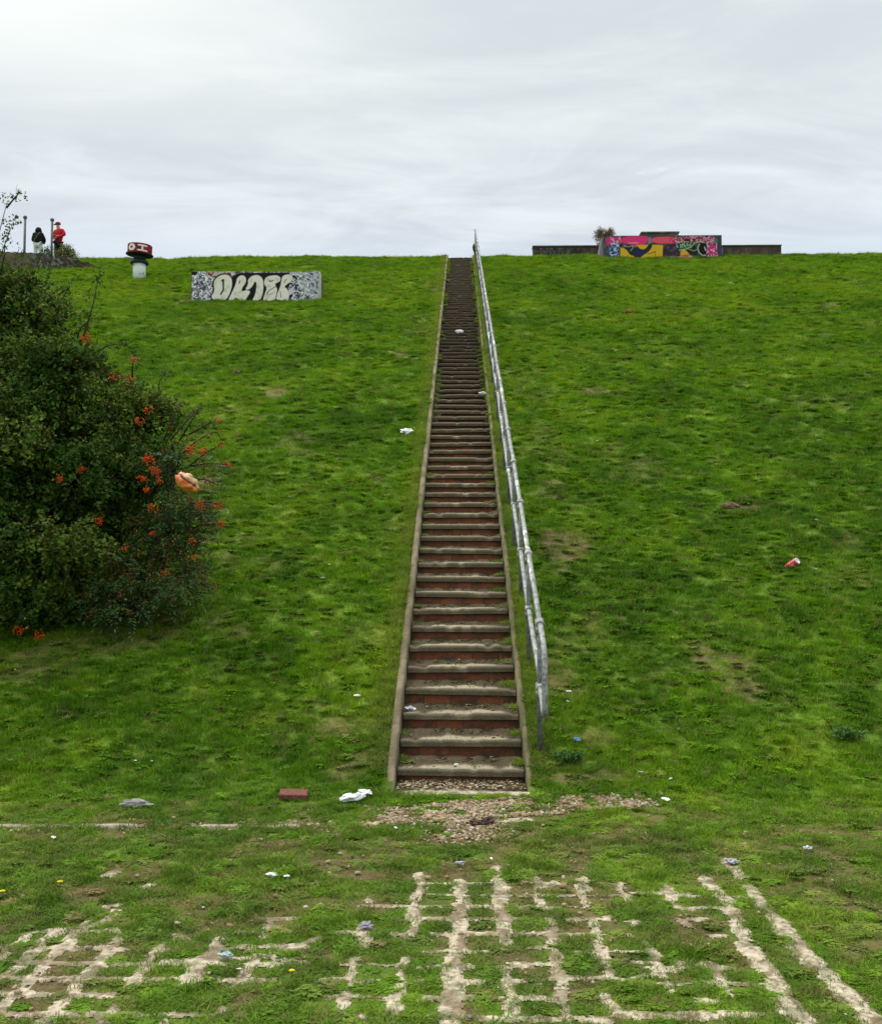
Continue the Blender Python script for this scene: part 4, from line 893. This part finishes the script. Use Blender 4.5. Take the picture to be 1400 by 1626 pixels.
LEAF_C = mat('reddish brown leaves', col=(.10, .06, .022), rough=.6, var=.3, scale=2, islands=.7, hue2=(.20, .06, .02), trans=.2, spec=.08)
LEAF_Y = mat('yellow green leaves', col=(.12, .145, .03), rough=.6, var=.3, scale=2, islands=.6, hue2=(.22, .20, .05), trans=.2, spec=.08)
BARK = mat('dark bark', col=(.035, .028, .02), var=.3, scale=20)
BERRY = mat('orange red berries', col=(.52, .035, .006), rough=.55, var=.2, islands=.6, hue2=(.60, .12, .008), spec=.15)
def spray(T, D, n, length, jitter, Lf, wr, droop=.2, sp=None):
    """leaves along a short twig leaving each tip"""
    m_ = len(T); t = rng.uniform(0, 1, (m_, n)); dirs = D+rng.normal(0, .5, D.shape)+np.array([0, 0, .25]); dirs /= np.linalg.norm(dirs, axis=1)[:, None]
    tw = dirs[:, None, :]*(t*length)[..., None]; tw[..., 2] -= droop*length*t**2
    C = T[:, None, :]+tw+rng.normal(0, jitter, (m_, n, 3)); U = dirs[:, None, :]*.7+rng.normal(0, .6, (m_, n, 3)); U /= np.linalg.norm(U, axis=2)[..., None]
    C = C.reshape(-1, 3); U = U.reshape(-1, 3); Ln = rng.uniform(.7, 1.25, len(C))*Lf
    return C, U, Ln*wr, Ln
def branches(base, lobes, T, K, parent, name='branches', every=9, r0=.045):
    mb = MB(); base = Vector(base)
    for k, (c, r) in enumerate(lobes):
        c = Vector(c); mid = base.lerp(c, .5)+Vector((random.uniform(-.15, .15), random.uniform(-.15, .15), .1))
        pts = [base+Vector((random.uniform(-.12, .12), random.uniform(-.12, .12), -.1)), base.lerp(mid, .5)+Vector((random.uniform(-.08, .08), 0, .02)), mid, c]
        mb.tube(pts, [r0, r0*.8, r0*.6, r0*.3], 6)
        tk = T[K == k][::every]
        for t in tk:
            t = Vector(t); m2 = c.lerp(t, .5)+Vector((random.uniform(-.06, .06), random.uniform(-.06, .06), random.uniform(-.06, .06)))
            mb.tube([c, m2, t], [r0*.22, r0*.14, .0025], 4, False)
    return mb.build(name, BARK, parent, True)
def pinnate(tips, dirs, mt, parent, name='foliage', rl=.17, lf=.05, pairs=6):
    C = []; U = []; Ln = []
    for T, D in zip(tips, dirs):
        T = Vector(T); D = (Vector(D)+Vector((random.gauss(0, .4), random.gauss(0, .4), random.gauss(0, .3)))).normalized()
        sd = D.cross(Vector((0, 0, 1))).normalized() if abs(D.z) < .95 else Vector((1, 0, 0))
        for i in range(pairs+1):
            t = (i+.5)/pairs; p = T+D*rl*t+Vector((0, 0, -rl*.35*t*t)); dd = (D+Vector((0, 0, -.6*t))).normalized()
            if i == pairs: C.append(p); U.append(dd); Ln.append(lf); continue
            for sg in (-1, 1):
                u = (sd*sg+dd*.55+Vector((0, 0, random.uniform(-.25, .1)))).normalized(); C.append(p+u*lf*.5); U.append(u); Ln.append(lf*(1-.35*t))
    C = np.array(C); U = np.array(U); Ln = np.array(Ln); return leaf_mesh(name, C, U, Ln*.36, Ln, mt, parent)
def berry_cluster(c, r, n, parent):
    c = np.array(c); d = rand_unit(n)*rng.uniform(.2, 1, (n, 1))**.5; C = c+d*np.array([r*1.25, r, r*.8])+np.array([0, 0, 1])*rng.normal(0, .012, (n, 1)); V, Fc, _ = pebbles(C, rng.uniform(.0055, .0085, n), np.zeros((n, 3)), 1, .04)
    return link('berry_cluster', mesh_np('berry_cluster', V, Fc, True), BERRY, parent)
def hawthorn():
    Yh = 9.7
    L_ = [(at3(20, 560, Yh, .5), (.75, .8, .62)), (at3(95, 590, Yh, .3), (.48, .6, .36)), (at3(60, 700, Yh), (.85, .8, .6)), (at3(170, 660, Yh, .2), (.55, .6, .40)), (at3(230, 650, Yh, .4), (.30, .4, .22)), (at3(-120, 620, Yh, .2), (.9, .9, .95)), (at3(-130, 850, Yh), (1.0, .95, .9)),
          (at3(40, 830, Yh, -.55), (.70, .55, .45)), (at3(140, 760, Yh, -.1), (.70, .6, .40)), (at3(60, 900, Yh, -.2), (.62, .5, .35)), (at3(10, 955, Yh, -.55), (.55, .45, .30)), (at3(55, 965, Yh, -.5), (.35, .4, .20)), (at3(150, 880, Yh, .1), (.70, .6, .42)), (at3(0, 480, Yh, .7), (.5, .5, .36)), (at3(205, 730, Yh, .1), (.50, .5, .25)), (at3(45, 505, Yh, .7), (.38, .4, .26)),
          (at3(-10, 690, Yh, -.2), (.55, .6, .5)), (at3(50, 640, Yh, .6), (.7, .5, .6)), (at3(50, 780, Yh, .7), (.9, .5, .7)), (at3(-20, 760, Yh, -.5), (.5, .5, .5)), (at3(215, 830, Yh, .3), (.5, .5, .45))]
    base = at(110, 985, Yh+.2); base.z = zs(base.x, base.y)
    r = empty('hawthorn_bush', base); tag(r, 'large dark green leafy bush at the left edge of the bank', 'bush')
    T, D, K = lobes_to_sprays(L_, 400, .5); T, D, K = clustered(T, D, K, 24, .17); ok = ground_clip(T, .10); T, D, K = T[ok], D[ok], K[ok]
    Tl = T-np.array(base)
    # yellow-green clumps on outer lower-left, brownish inside
    C, U, W_, Ln = spray(Tl, D, 13, .15, .02, .050, .62)
    leaf_mesh('foliage', C, U, W_, Ln, LEAF_A, r)
    sel = rng.uniform(size=len(Tl)) < .13; C, U, W_, Ln = spray(Tl[sel]*1.01, D[sel], 12, .2, .02, .034, .6); leaf_mesh('yellowing_foliage', C, U, W_, Ln, LEAF_Y, r)
    # thin outer shoots reaching up
    mb = MB(); C_ = []; D_ = []
    for (x0, y0_, x1, y1_, dy) in ((85, 520, 118, 440, .5), (125, 560, 160, 425, .3), (118, 550, 150, 500, .3), (-60, 560, 12, 318, -.2), (-40, 500, 20, 355, -.1), (250, 640, 264, 585, .3), (40, 470, 55, 410, .6), (20, 470, 30, 395, .6), (0, 440, 8, 380, .3), (10, 330, 34, 303, -.2), (285, 700, 322, 640, .2), (300, 690, 348, 668, .1), (210, 600, 215, 555, .3), (62, 480, 82, 420, .6), (90, 470, 112, 455, .5), (150, 560, 205, 545, .3)):
        a = at(x0, y0_, Yh+dy)-base; b = at(x1, y1_, Yh+dy)-base; m_ = a.lerp(b, .5)+Vector((random.uniform(-.04, .04), 0, .03)); mb.tube([a, m_, b], [.010, .007, .003], 5)
        for k in range(int((b-a).length*34)+3):
            t = random.uniform(.25, 1.05); C_.append(a.lerp(b, t)+Vector((random.gauss(0, .03), random.gauss(0, .03), random.gauss(0, .02)))); D_.append((b-a).normalized())
    mb.build('shoots', BARK, r, True)
    C, U, W_, Ln = spray(np.array([tuple(v) for v in C_]), np.array([tuple(v) for v in D_]), 4, .05, .015, .034, .6); leaf_mesh('shoot_leaves', C, U, W_, Ln, LEAF_A, r)
    branches((0, 0, 0), [((np.array(c)-np.array(base)), rr) for c, rr in L_], Tl, K, r, every=14)
    for (a, b, s, dy) in ((137, 536, .055, -.1), (128, 745, .04, -.6), (28, 1000, .05, -.8), (62, 1010, .05, -.8), (158, 828, .035, -.6), (95, 760, .02, -.8)): berry_cluster(np.array(at3(a, b, Yh, dy))-np.array(base), s, 34, r)
def rowan():
    Yh = 9.55
    L_ = [(at3(280, 745, Yh, .1), (.32, .35, .34)), (at3(270, 850, Yh, -.1), (.36, .38, .36)), (at3(235, 905, Yh, -.15), (.42, .38, .26)), (at3(300, 830, Yh, 0), (.22, .3, .28)), (at3(190, 940, Yh, -.15), (.45, .35, .17)), (at3(255, 940, Yh, -.3), (.40, .35, .20)), (at3(210, 955, Yh, -.4), (.40, .3, .15)), (at3(295, 905, Yh, -.15), (.25, .3, .25))]
    base = at(225, 968, Yh); base.z = zs(base.x, base.y); r = empty('rowan_bush', base); tag(r, 'berry bush with glossy feathery leaves and orange-red berries beside the large bush', 'bush')
    T, D, K = lobes_to_sprays(L_, 420, .6); T, D, K = clustered(T, D, K, 16, .13); ok = ground_clip(T, .08); T, D, K = T[ok], D[ok], K[ok]; Tl = T-np.array(base)
    kk = rng.uniform(size=len(Tl)); pinnate(Tl[kk < .52], D[kk < .52], LEAF_B, r)
    C, U, W_, Ln = spray(Tl[kk > .45], D[kk > .45], 9, .14, .02, .03, .5); leaf_mesh('small_leaves', C, U, W_, Ln, LEAF_A, r)
    s2 = kk > .74; C, U, W_, Ln = spray(Tl[s2], D[s2], 12, .16, .02, .032, .5); leaf_mesh('reddish_leaves', C, U, W_, Ln, LEAF_C, r)
    branches((0, 0, 0), [((np.array(c)-np.array(base)), rr) for c, rr in L_], Tl, K, r, every=7, r0=.025)
    mb = MB(); C_ = []; D_ = []
    for (x0, y0_, x1, y1_) in ((300, 740, 352, 705), (300, 740, 362, 738), (300, 800, 350, 800), (300, 840, 352, 832), (290, 720, 330, 690), (260, 700, 285, 640), (270, 700, 320, 645), (310, 760, 345, 770)):
        a = at(x0, y0_, Yh-.1)-base; b = at(x1, y1_, Yh-.15)-base; mb.tube([a, a.lerp(b, .5)+Vector((0, 0, .02)), b], [.008, .006, .003], 5)
        for k in range(9): C_.append(a.lerp(b, random.uniform(.2, 1))); D_.append((b-a).normalized())
    mb.build('shoots', BARK, r, True); C, U, W_, Ln = spray(np.array([tuple(v) for v in C_]), np.array([tuple(v) for v in D_]), 4, .06, .02, .03, .5); leaf_mesh('shoot_leaves', C, U, W_, Ln, LEAF_C, r)
    for (a, b, s, n) in ((236, 730, .055, 60), (246, 748, .045, 45), (226, 760, .04, 30), (231, 778, .03, 20), (252, 762, .03, 18), (302, 712, .055, 40), (322, 717, .04, 26), (352, 706, .03, 14), (361, 737, .035, 18), (318, 802, .05, 36), (345, 802, .045, 34), (350, 832, .035, 22), (305, 860, .035, 20), (263, 911, .04, 26), (242, 846, .03, 16), (245, 806, .05, 22), (222, 668, .04, 22), (236, 652, .045, 24), (183, 598, .05, 20), (205, 602, .05, 22), (213, 572, .05, 22), (347, 668, .03, 12), (310, 885, .03, 14), (200, 870, .03, 14)):
        q = np.array(at3(a, b, Yh, -.42 if a < 330 else -.15))-np.array(base); berry_cluster(q, s, n, r)
hawthorn(); rowan()
def small_shrub(name, label, lobes, dens, mt, lf, cat='shrub', n=10, extra=None):
    c0 = Vector(lobes[0][0]); base = Vector((c0.x, c0.y, zs(c0.x, c0.y))); r = empty(name, base); tag(r, label, cat)
    T, D, K = lobes_to_sprays(lobes, dens, .8); ok = ground_clip(T, -.02); T, D, K = T[ok], D[ok], K[ok]; Tl = T-np.array(base)
    C, U, W_, Ln = spray(Tl, D, n, lf*4, lf*.6, lf, .55); leaf_mesh('foliage', C, U, W_, Ln, mt, r)
    branches((0, 0, 0), [((np.array(c)-np.array(base)), rr) for c, rr in lobes], Tl, K, r, every=5, r0=.015)
    return r
Yq = onplane(60, 426).y+.9
small_shrub('low_shrub', 'small green shrub on the wall to the right of the person in red', [(at3(106, 399, Yq), (.26, .3, .24)), (at3(114, 405, Yq), (.2, .25, .14)), (at3(98, 403, Yq), (.16, .25, .16))], 500, LEAF_Y, .05)
small_shrub('low_shrub', 'small dark green shrub on the wall between the two people', [(at3(78, 400, Yq), (.17, .2, .22)), (at3(70, 404, Yq), (.12, .2, .10))], 500, LEAF_A, .05)
small_shrub('dry_shrub', 'dry brown spiky shrub sprouting above the left end of the pink graffiti block', [(at3(952, 372, YC-.1), (.13, .15, .17)), (at3(966, 371, YC-.1), (.18, .2, .13)), (at3(958, 386, YC-.1), (.15, .2, .25))], 1500, mat('dead leaves', col=(.22, .14, .07), var=.3, islands=.5, hue2=(.07, .07, .035)), .045)
# ------------------------------------------------------------------ weeds on and by the stairs
def weed_plant(px_, py_, h, w, label, mt, n=60, on=None, lf=.03, blades=False):
    p = onplane(px_, py_); z = on if on is not None else zs(p.x, p.y); base = Vector((p.x, p.y, z))
    r = empty('weed', base); tag(r, label, 'weed')
    mb = MB(); C_ = []; D_ = []
    k = max(4, int(n/10))
    for i in range(k):
        a = random.uniform(0, 6.28); q = random.uniform(.3, 1); tip = Vector((math.cos(a)*w*q, math.sin(a)*w*q*.6-.01, h*random.uniform(.5, 1)))
        m_ = tip*.5+Vector((0, 0, h*.18)); mb.tube([(0, 0, -.02), m_, tip], [.0028, .0022, .0010] if not blades else [.004, .003, .001], 4, False)
        for _ in range(n//k): 
            t = random.uniform(.2, 1); C_.append(tuple(m_*t*2 if t < .5 else m_.lerp(tip, t*2-1))); D_.append(tuple(tip.normalized()))
    mb.build('stems', mt, r)
    if not blades:
        C, U, W_, Ln = spray(np.array(C_), np.array(D_), 2, .02, .012, lf, .55); leaf_mesh('leaves', C, U, W_, Ln, mt, r)
WG = mat('weed green', col=(.055, .13, .02), var=.2, islands=.5, hue2=(.11, .20, .04), trans=.2); WD = mat('dry grass', col=(.30, .25, .11), var=.3, islands=.5, hue2=(.18, .17, .06))
weed_plant(637, 1252, .16, .09, 'leafy green weed at the left end of the bottom riser', WG, 120)
weed_plant(640, 1185, .10, .08, 'bright green weed beside the left kerb two steps above the bottom', WG, 110)
weed_plant(684, 752, .16, .10, 'pale green weed on the left edge of the stairs halfway up', WG, 90)
weed_plant(785, 800, .18, .08, 'green weed against the right kerb of the stairs', WG, 100)
weed_plant(691, 660, .55, .22, 'tall tuft of dead straw-coloured grass arching over the left edge of the stairs', WD, 220, blades=True)
weed_plant(826, 1245, .17, .08, 'dry grass tuft in the right corner of the bottom step', WD, 160, blades=True)
weed_plant(905, 1215, .07, .14, 'low broad-leaved weed patch to the right of the handrail foot', WG, 200, lf=.035)
weed_plant(1340, 1180, .08, .16, 'broad-leaved weed patch at the right edge of the bank', WG, 200, lf=.035)
weed_plant(870, 1062, .09, .1, 'brown withered weed between the kerb and the handrail', WD, 140, blades=True)
# ------------------------------------------------------------------ litter
def crumple(name, px_, py_, size, label, cat, mt, seed=0, z=None, grp=None, flat=.35, lift=.012, rz=0, amp=.6, npx=None):
    p = onplane(px_, py_); zz = zs(p.x, p.y) if z is None else z
    bm = bmesh.new(); bmesh.ops.create_icosphere(bm, subdivisions=3, radius=1)
    for v in bm.verts:
        n = mn.noise(v.co*1.9+Vector((seed*3.1, 0, 0)))*amp*1.3 + abs(mn.noise(v.co*4.5+Vector((seed, 5, 0))))*amp*1.1-.1
        v.co = v.co*(1+n); v.co.x *= size[0]/2; v.co.y *= size[1]/2; v.co.z *= size[0]*flat/2*1.0
    me = bpy.data.meshes.new(name); bm.to_mesh(me); bm.free()
    o = link(name, me, mt); sl = math.atan(SLOPE) if p.y > Y0+.1 and z is None else 0
    o.location = (p.x, p.y, zz+size[0]*flat*.3+lift); o.rotation_euler = (sl, 0, rz); tag(o, label, cat, grp); return o
WHITE = mat('white plastic', col=(.78, .78, .77), rough=.5, var=.08, scale=20); GREY = mat('grey stone', col=(.34, .33, .31), var=.2, scale=30)
AQUA = mat('aqua wrapper', col=(.28, .40, .38), rough=.4, var=.2); BLUE = mat('blue wrapper', col=(.08, .20, .36), rough=.4, var=.2); FOIL = mat('silver foil', col=(.36, .36, .40), rough=.35, var=.4, metal=.3, scale=60)
BROWN = mat('dark brown clod', col=(.085, .05, .035), var=.35, scale=40); REDL = mat('dead red leaf', col=(.28, .06, .02), var=.2); YEL = mat('yellow petals', col=(.75, .62, .02), var=.1)
crumple('plastic_bag', 645, 691, (.20, .12), 'crumpled white plastic bag on the grass left of the stairs halfway up', 'bag', WHITE, 1, lift=.03, rz=.2)
crumple('paper_scrap', 670, 675, (.05, .04), 'small white scrap beside the left stair kerb just above the plastic bag', 'litter', WHITE, 2, lift=.03)
crumple('paper_tissue', 560, 1282, (.14, .07), 'long crumpled white paper at the foot of the bank left of the stairs', 'litter', WHITE, 3, lift=.03, rz=.25)
crumple('paper_tissue', 578, 1276, (.10, .06), 'right-hand torn half of the crumpled white paper at the foot of the stairs', 'litter', WHITE, 13, lift=.035, rz=.5)
crumple('stone_lump', 213, 1287, (.18, .04), 'long pale grey stone lying in the grass at the left foot of the bank', 'stone', GREY, 4, flat=.25, lift=.02)
crumple('dirt_clod', 755, 1313, (.08, .05), 'left dark brown clod on the concrete in front of the stairs', 'clod', BROWN, 5, flat=.45, lift=.012)
crumple('dirt_clod', 775, 1311, (.085, .05), 'larger dark brown clod leaning on the one beside it in front of the stairs', 'clod', BROWN, 6, flat=.5, lift=.015, rz=.4)
crumple('bottle_cap_and_foil', 730, 1378, (.045, .035), 'silvery white scrap on dark soil above the centre paving rib', 'litter', FOIL, 7, lift=.02)
crumple('silver_wrapper', 1160, 1373, (.055, .06), 'silver blue wrapper at the far end of the right paving rib', 'litter', FOIL, 8, lift=.02)
crumple('foil_scrap', 1282, 1357, (.04, .035), 'grey foil scrap in the turf at the right', 'litter', FOIL, 9, lift=.03)
crumple('aqua_wrapper', 360, 1526, (.045, .03), 'pale aqua wrapper on the paving at lower left', 'litter', AQUA, 10, lift=.02)
crumple('blue_wrapper', 915, 1183, (.05, .04), 'small blue wrapper in the grass right of the handrail foot', 'litter', BLUE, 11, lift=.035)
crumple('purple_wrapper', 580, 1478, (.05, .05), 'grey and purple wrapper on the paving rib left of centre', 'litter', mat('purple wrapper', col=(.24, .21, .25), rough=.5), 12, lift=.02)
crumple('red_leaf', 997, 503, (.22, .12), 'dark red leaf or rag high on the right slope', 'leaf', REDL, 14, lift=.05)
crumple('brown_leaf', 377, 590, (.14, .12), 'dark brown scrap on the grass above the bush', 'leaf', BROWN, 15, lift=.03)
crumple('brown_leaf', 1160, 806, (.20, .06), 'flat brown scrap in a worn patch on the right slope', 'leaf', mat('brown scrap', col=(.22, .12, .09)), 16, lift=.01)
def on_tread(px_, py_):
    """tread index and point for something lying on a step seen near pixel py"""
    p = onplane(px_, py_); i = max(0, math.floor((p.y-NOSE0)/TREAD)); return i, RISE*i+(NOSE0-Y0)*SLOPE
def step_scrap(px_, py_, size, label, mt, seed):
    i, z = on_tread(px_, py_); y = NOSE0+i*TREAD+.05; p = at(px_, py_, y)
    o = crumple('paper_scrap', px_, py_, size, label, 'litter', mt, seed, z=z, lift=.0, flat=.45); o.location = (p.x, y, z+size[0]*.14+.012)
step_scrap(729, 528, (.17, .05), 'white paper lying across a high stair tread', WHITE, 21)
step_scrap(766, 622, (.11, .04), 'white scrap at the right side of a tread two thirds of the way up', WHITE, 22)
step_scrap(706, 484, (.06, .05), 'white scrap at the left edge near the top of the stairs', WHITE, 23)
step_scrap(650, 1129, (.07, .05), 'white and grey wrapper at the left end of a lower tread', FOIL, 24)
step_scrap(656, 1124, (.04, .03), 'small white scrap beside the wrapper on a lower tread', WHITE, 25)
step_scrap(724, 1207, (.03, .02), 'white pebble-sized scrap on the lowest full tread', WHITE, 26)
# little white scraps and daisies that nothing tells apart
g = 'tiny white scraps scattered over the grass'
pr = crumple('white_scrap', 432, 1397, (.045, .03), 'tiny white scrap lying in the grass', 'litter', WHITE, 30, grp=g, lift=.02)
for k, (a, b, s) in enumerate(((463, 789, .06), (523, 900, .06), (512, 921, .05), (556, 480, .14), (1060, 468, .2), (903, 1105, .035), (901, 1122, .035), (1017, 1241, .045), (1065, 1253, .035), (1057, 1281, .05), (455, 1401, .025), (628, 1323, .03), (380, 1551, .022), (889, 1165, .03), (85, 1337, .03), (567, 1107, .05), (847, 494, .12), (838, 877, .05), (948, 702, .08), (352, 748, .05), (1296, 838, .05), (318, 638, .10), (1295, 910, .04), (920, 1160, .02),
        (240, 1224, .02), (215, 1222, .018), (1300, 700, .06), (1160, 450, .25), (780, 1372, .02), (1180, 537, .08), (500, 580, .1), (180, 980, .04), (132, 981, .025))):
    p = onplane(a, b); o = pr.copy(); S.collection.objects.link(o); o.location = (p.x, p.y, zs(p.x, p.y)+.03); f = s/.045; o.scale = (f, f*.8, f*.6); o.rotation_euler = (.3, 0, k*1.3)
for k, (a, b) in enumerate(((95, 1415), (3, 1430), (24, 1072), (463, 1562))):
    p = onplane(a, b); r = empty('yellow_flower', (p.x, p.y, zs(p.x, p.y))); tag(r, ['yellow flower in the turf at lower left', 'yellow flower at the very left edge of the turf', 'yellow flower under the edge of the large bush', 'tiny yellow flower on the lower paving left of centre'][k], 'flower')
    q = .7 if k > 1 else 1
    mb = MB(); mb.tube([(0, 0, 0), (.003, 0, .045)], .0015, 5); mb.build('stem', WG, r)
    mb = MB()
    for j in range(12):
        a_ = j*math.pi/6; c, s_ = math.cos(a_), math.sin(a_); mb.add([(0, 0, .045), (c*.008-s_*.004, s_*.008+c*.004, .048), (c*.017*q, s_*.017*q, .050), (c*.008+s_*.004, s_*.008-c*.004, .048)], [(0, 1, 2, 3)])
    mb.lathe([(.001, .044), (.007, .047), (.006, .052), (.001, .054)], n=8); mb.build('petals', YEL, r)
def can():
    p = onplane(1258, 905); R = Matrix.Rotation(math.radians(62), 3, 'Y'); r = empty('drinks_can', (p.x, p.y, zs(p.x, p.y)+.055)); r.rotation_euler = (math.radians(20), math.radians(58), math.radians(-28)); tag(r, 'red drinks can with a white end lying on the right slope', 'can')
    mb = MB(); mb.lathe([(.034, -.068), (.038, -.06), (.038, .058), (.034, .066)], n=24); mb.build('can_body', mat('red can print', col=(.62, .05, .06), rough=.35, var=.1, scale=14, col2=(.72, .45, .42), thr=(.55, .6), spec=.6), r, True)
    for z, nm in ((.066, 'can_top'), (-.068, 'can_base')):
        mb = MB(); sg = 1 if z > 0 else -1; mb.lathe([(.034, z+.0005*sg), (.0345, z+.006*sg), (.030, z+.007*sg), (.028, z+.002*sg), (.001, z+.0015*sg)], n=24); mb.build(nm, mat('bare aluminium', col=(.75, .76, .78), rough=.4, metal=.3), r, True)
can()
def brick():
    p = onplane(466, 1275); mb = MB(); mb.box((0, 0, .015), (.19, .12, .04))
    o = mb.build('loose_brick', mat('red brick', col=(.17, .06, .04), var=.4, scale=20, bump=.6, bscale=60), bevel=.008); o.location = (p.x, p.y, zs(p.x, p.y)+.012); o.rotation_euler = (.12, .05, .12); tag(o, 'broken red brick lying at the foot of the bank left of the stairs', 'brick')
    # concrete edging strip along the foot of the bank on the left
    x = np.arange(-3.2, -.55, .02); y = 6.17+.02*x+(fbm(x*2, x*0, 501)-.5)*.05; prof = [(-.032, -.03), (-.028, .006), (0, .010), (.028, .006), (.032, -.03)]; P = []; C = []
    vis = sst(fbm(x*1.7, x*0+4, 503), .38, .52)*.02-.012
    for a, z in prof:
        yy = y+a*(.7+.6*fbm(x*8, x*0+a, 505)); P.append(np.stack([x, yy, zbase(x, yy)+bumps(x, yy)+z+vis], -1)); C.append(np.array([.42, .36, .27])*(.6+.7*fbm(x*14, x*0+a*20, 507))[:, None])
    o = grid_mesh('edging_strip', np.array(P), np.array(C), M_slab, None); tag(o, 'narrow broken concrete edging along the foot of the bank left of the stairs', 'edging')
brick()
def wrapper():
    p = at(297, 766, 9.02); bm = bmesh.new(); bmesh.ops.create_icosphere(bm, subdivisions=4, radius=1); lay = bm.verts.layers.float_color.new('Col')
    for v in bm.verts:
        x, y, z = v.co; n = mn.noise(v.co*2.2)*.22+mn.noise(v.co*6)*.10; slit = math.exp(-((z-.25-.1*x)/.13)**2)*max(0, -y)
        if abs(z-.25-.1*x) < .09 and y < -.3 and x > -.7: c = srgb(70, 25, 12)
        elif z > .3: c = srgb(225, 175, 125)
        elif z > -.05 and x < .45: c = srgb(222, 80, 35)
        else: c = srgb(235, 140, 60)
        c = c*(.85+.3*mn.noise(v.co*4)); v[lay] = (*[float(max(0, q)) for q in c], 1); v.co = v.co*(1+n-slit*.35); v.co.x *= .115; v.co.y *= .07; v.co.z *= .075
    me = bpy.data.meshes.new('snack_wrapper'); bm.to_mesh(me); bm.free(); me.polygons.foreach_set('use_smooth', [True]*len(me.polygons))
    o = link('snack_wrapper', me, mat('orange wrapper', attr=True, rough=.4, var=.1, spec=.5)); o.location = p; o.rotation_euler = (0, math.radians(38), 0); tag(o, 'crumpled orange and cream wrapper caught in the berry bush', 'wrapper')
wrapper()
def black_bag():
    Yp = YC+.3; p = at(755, 394, Yp); mb = MB(); R = Matrix.Identity(3)
    mb.lathe([(.01, -.42), (.05, -.30), (.07, -.16), (.11, -.06), (.13, .06), (.10, .16), (.04, .21), (.01, .22)], n=12)
    o = mb.build('black_bag', mat('black plastic', col=(.01, .012, .012), rough=.5), None, True); o.location = p; tag(o, 'black bag hanging against the handrail at the top of the stairs', 'bag')
black_bag()
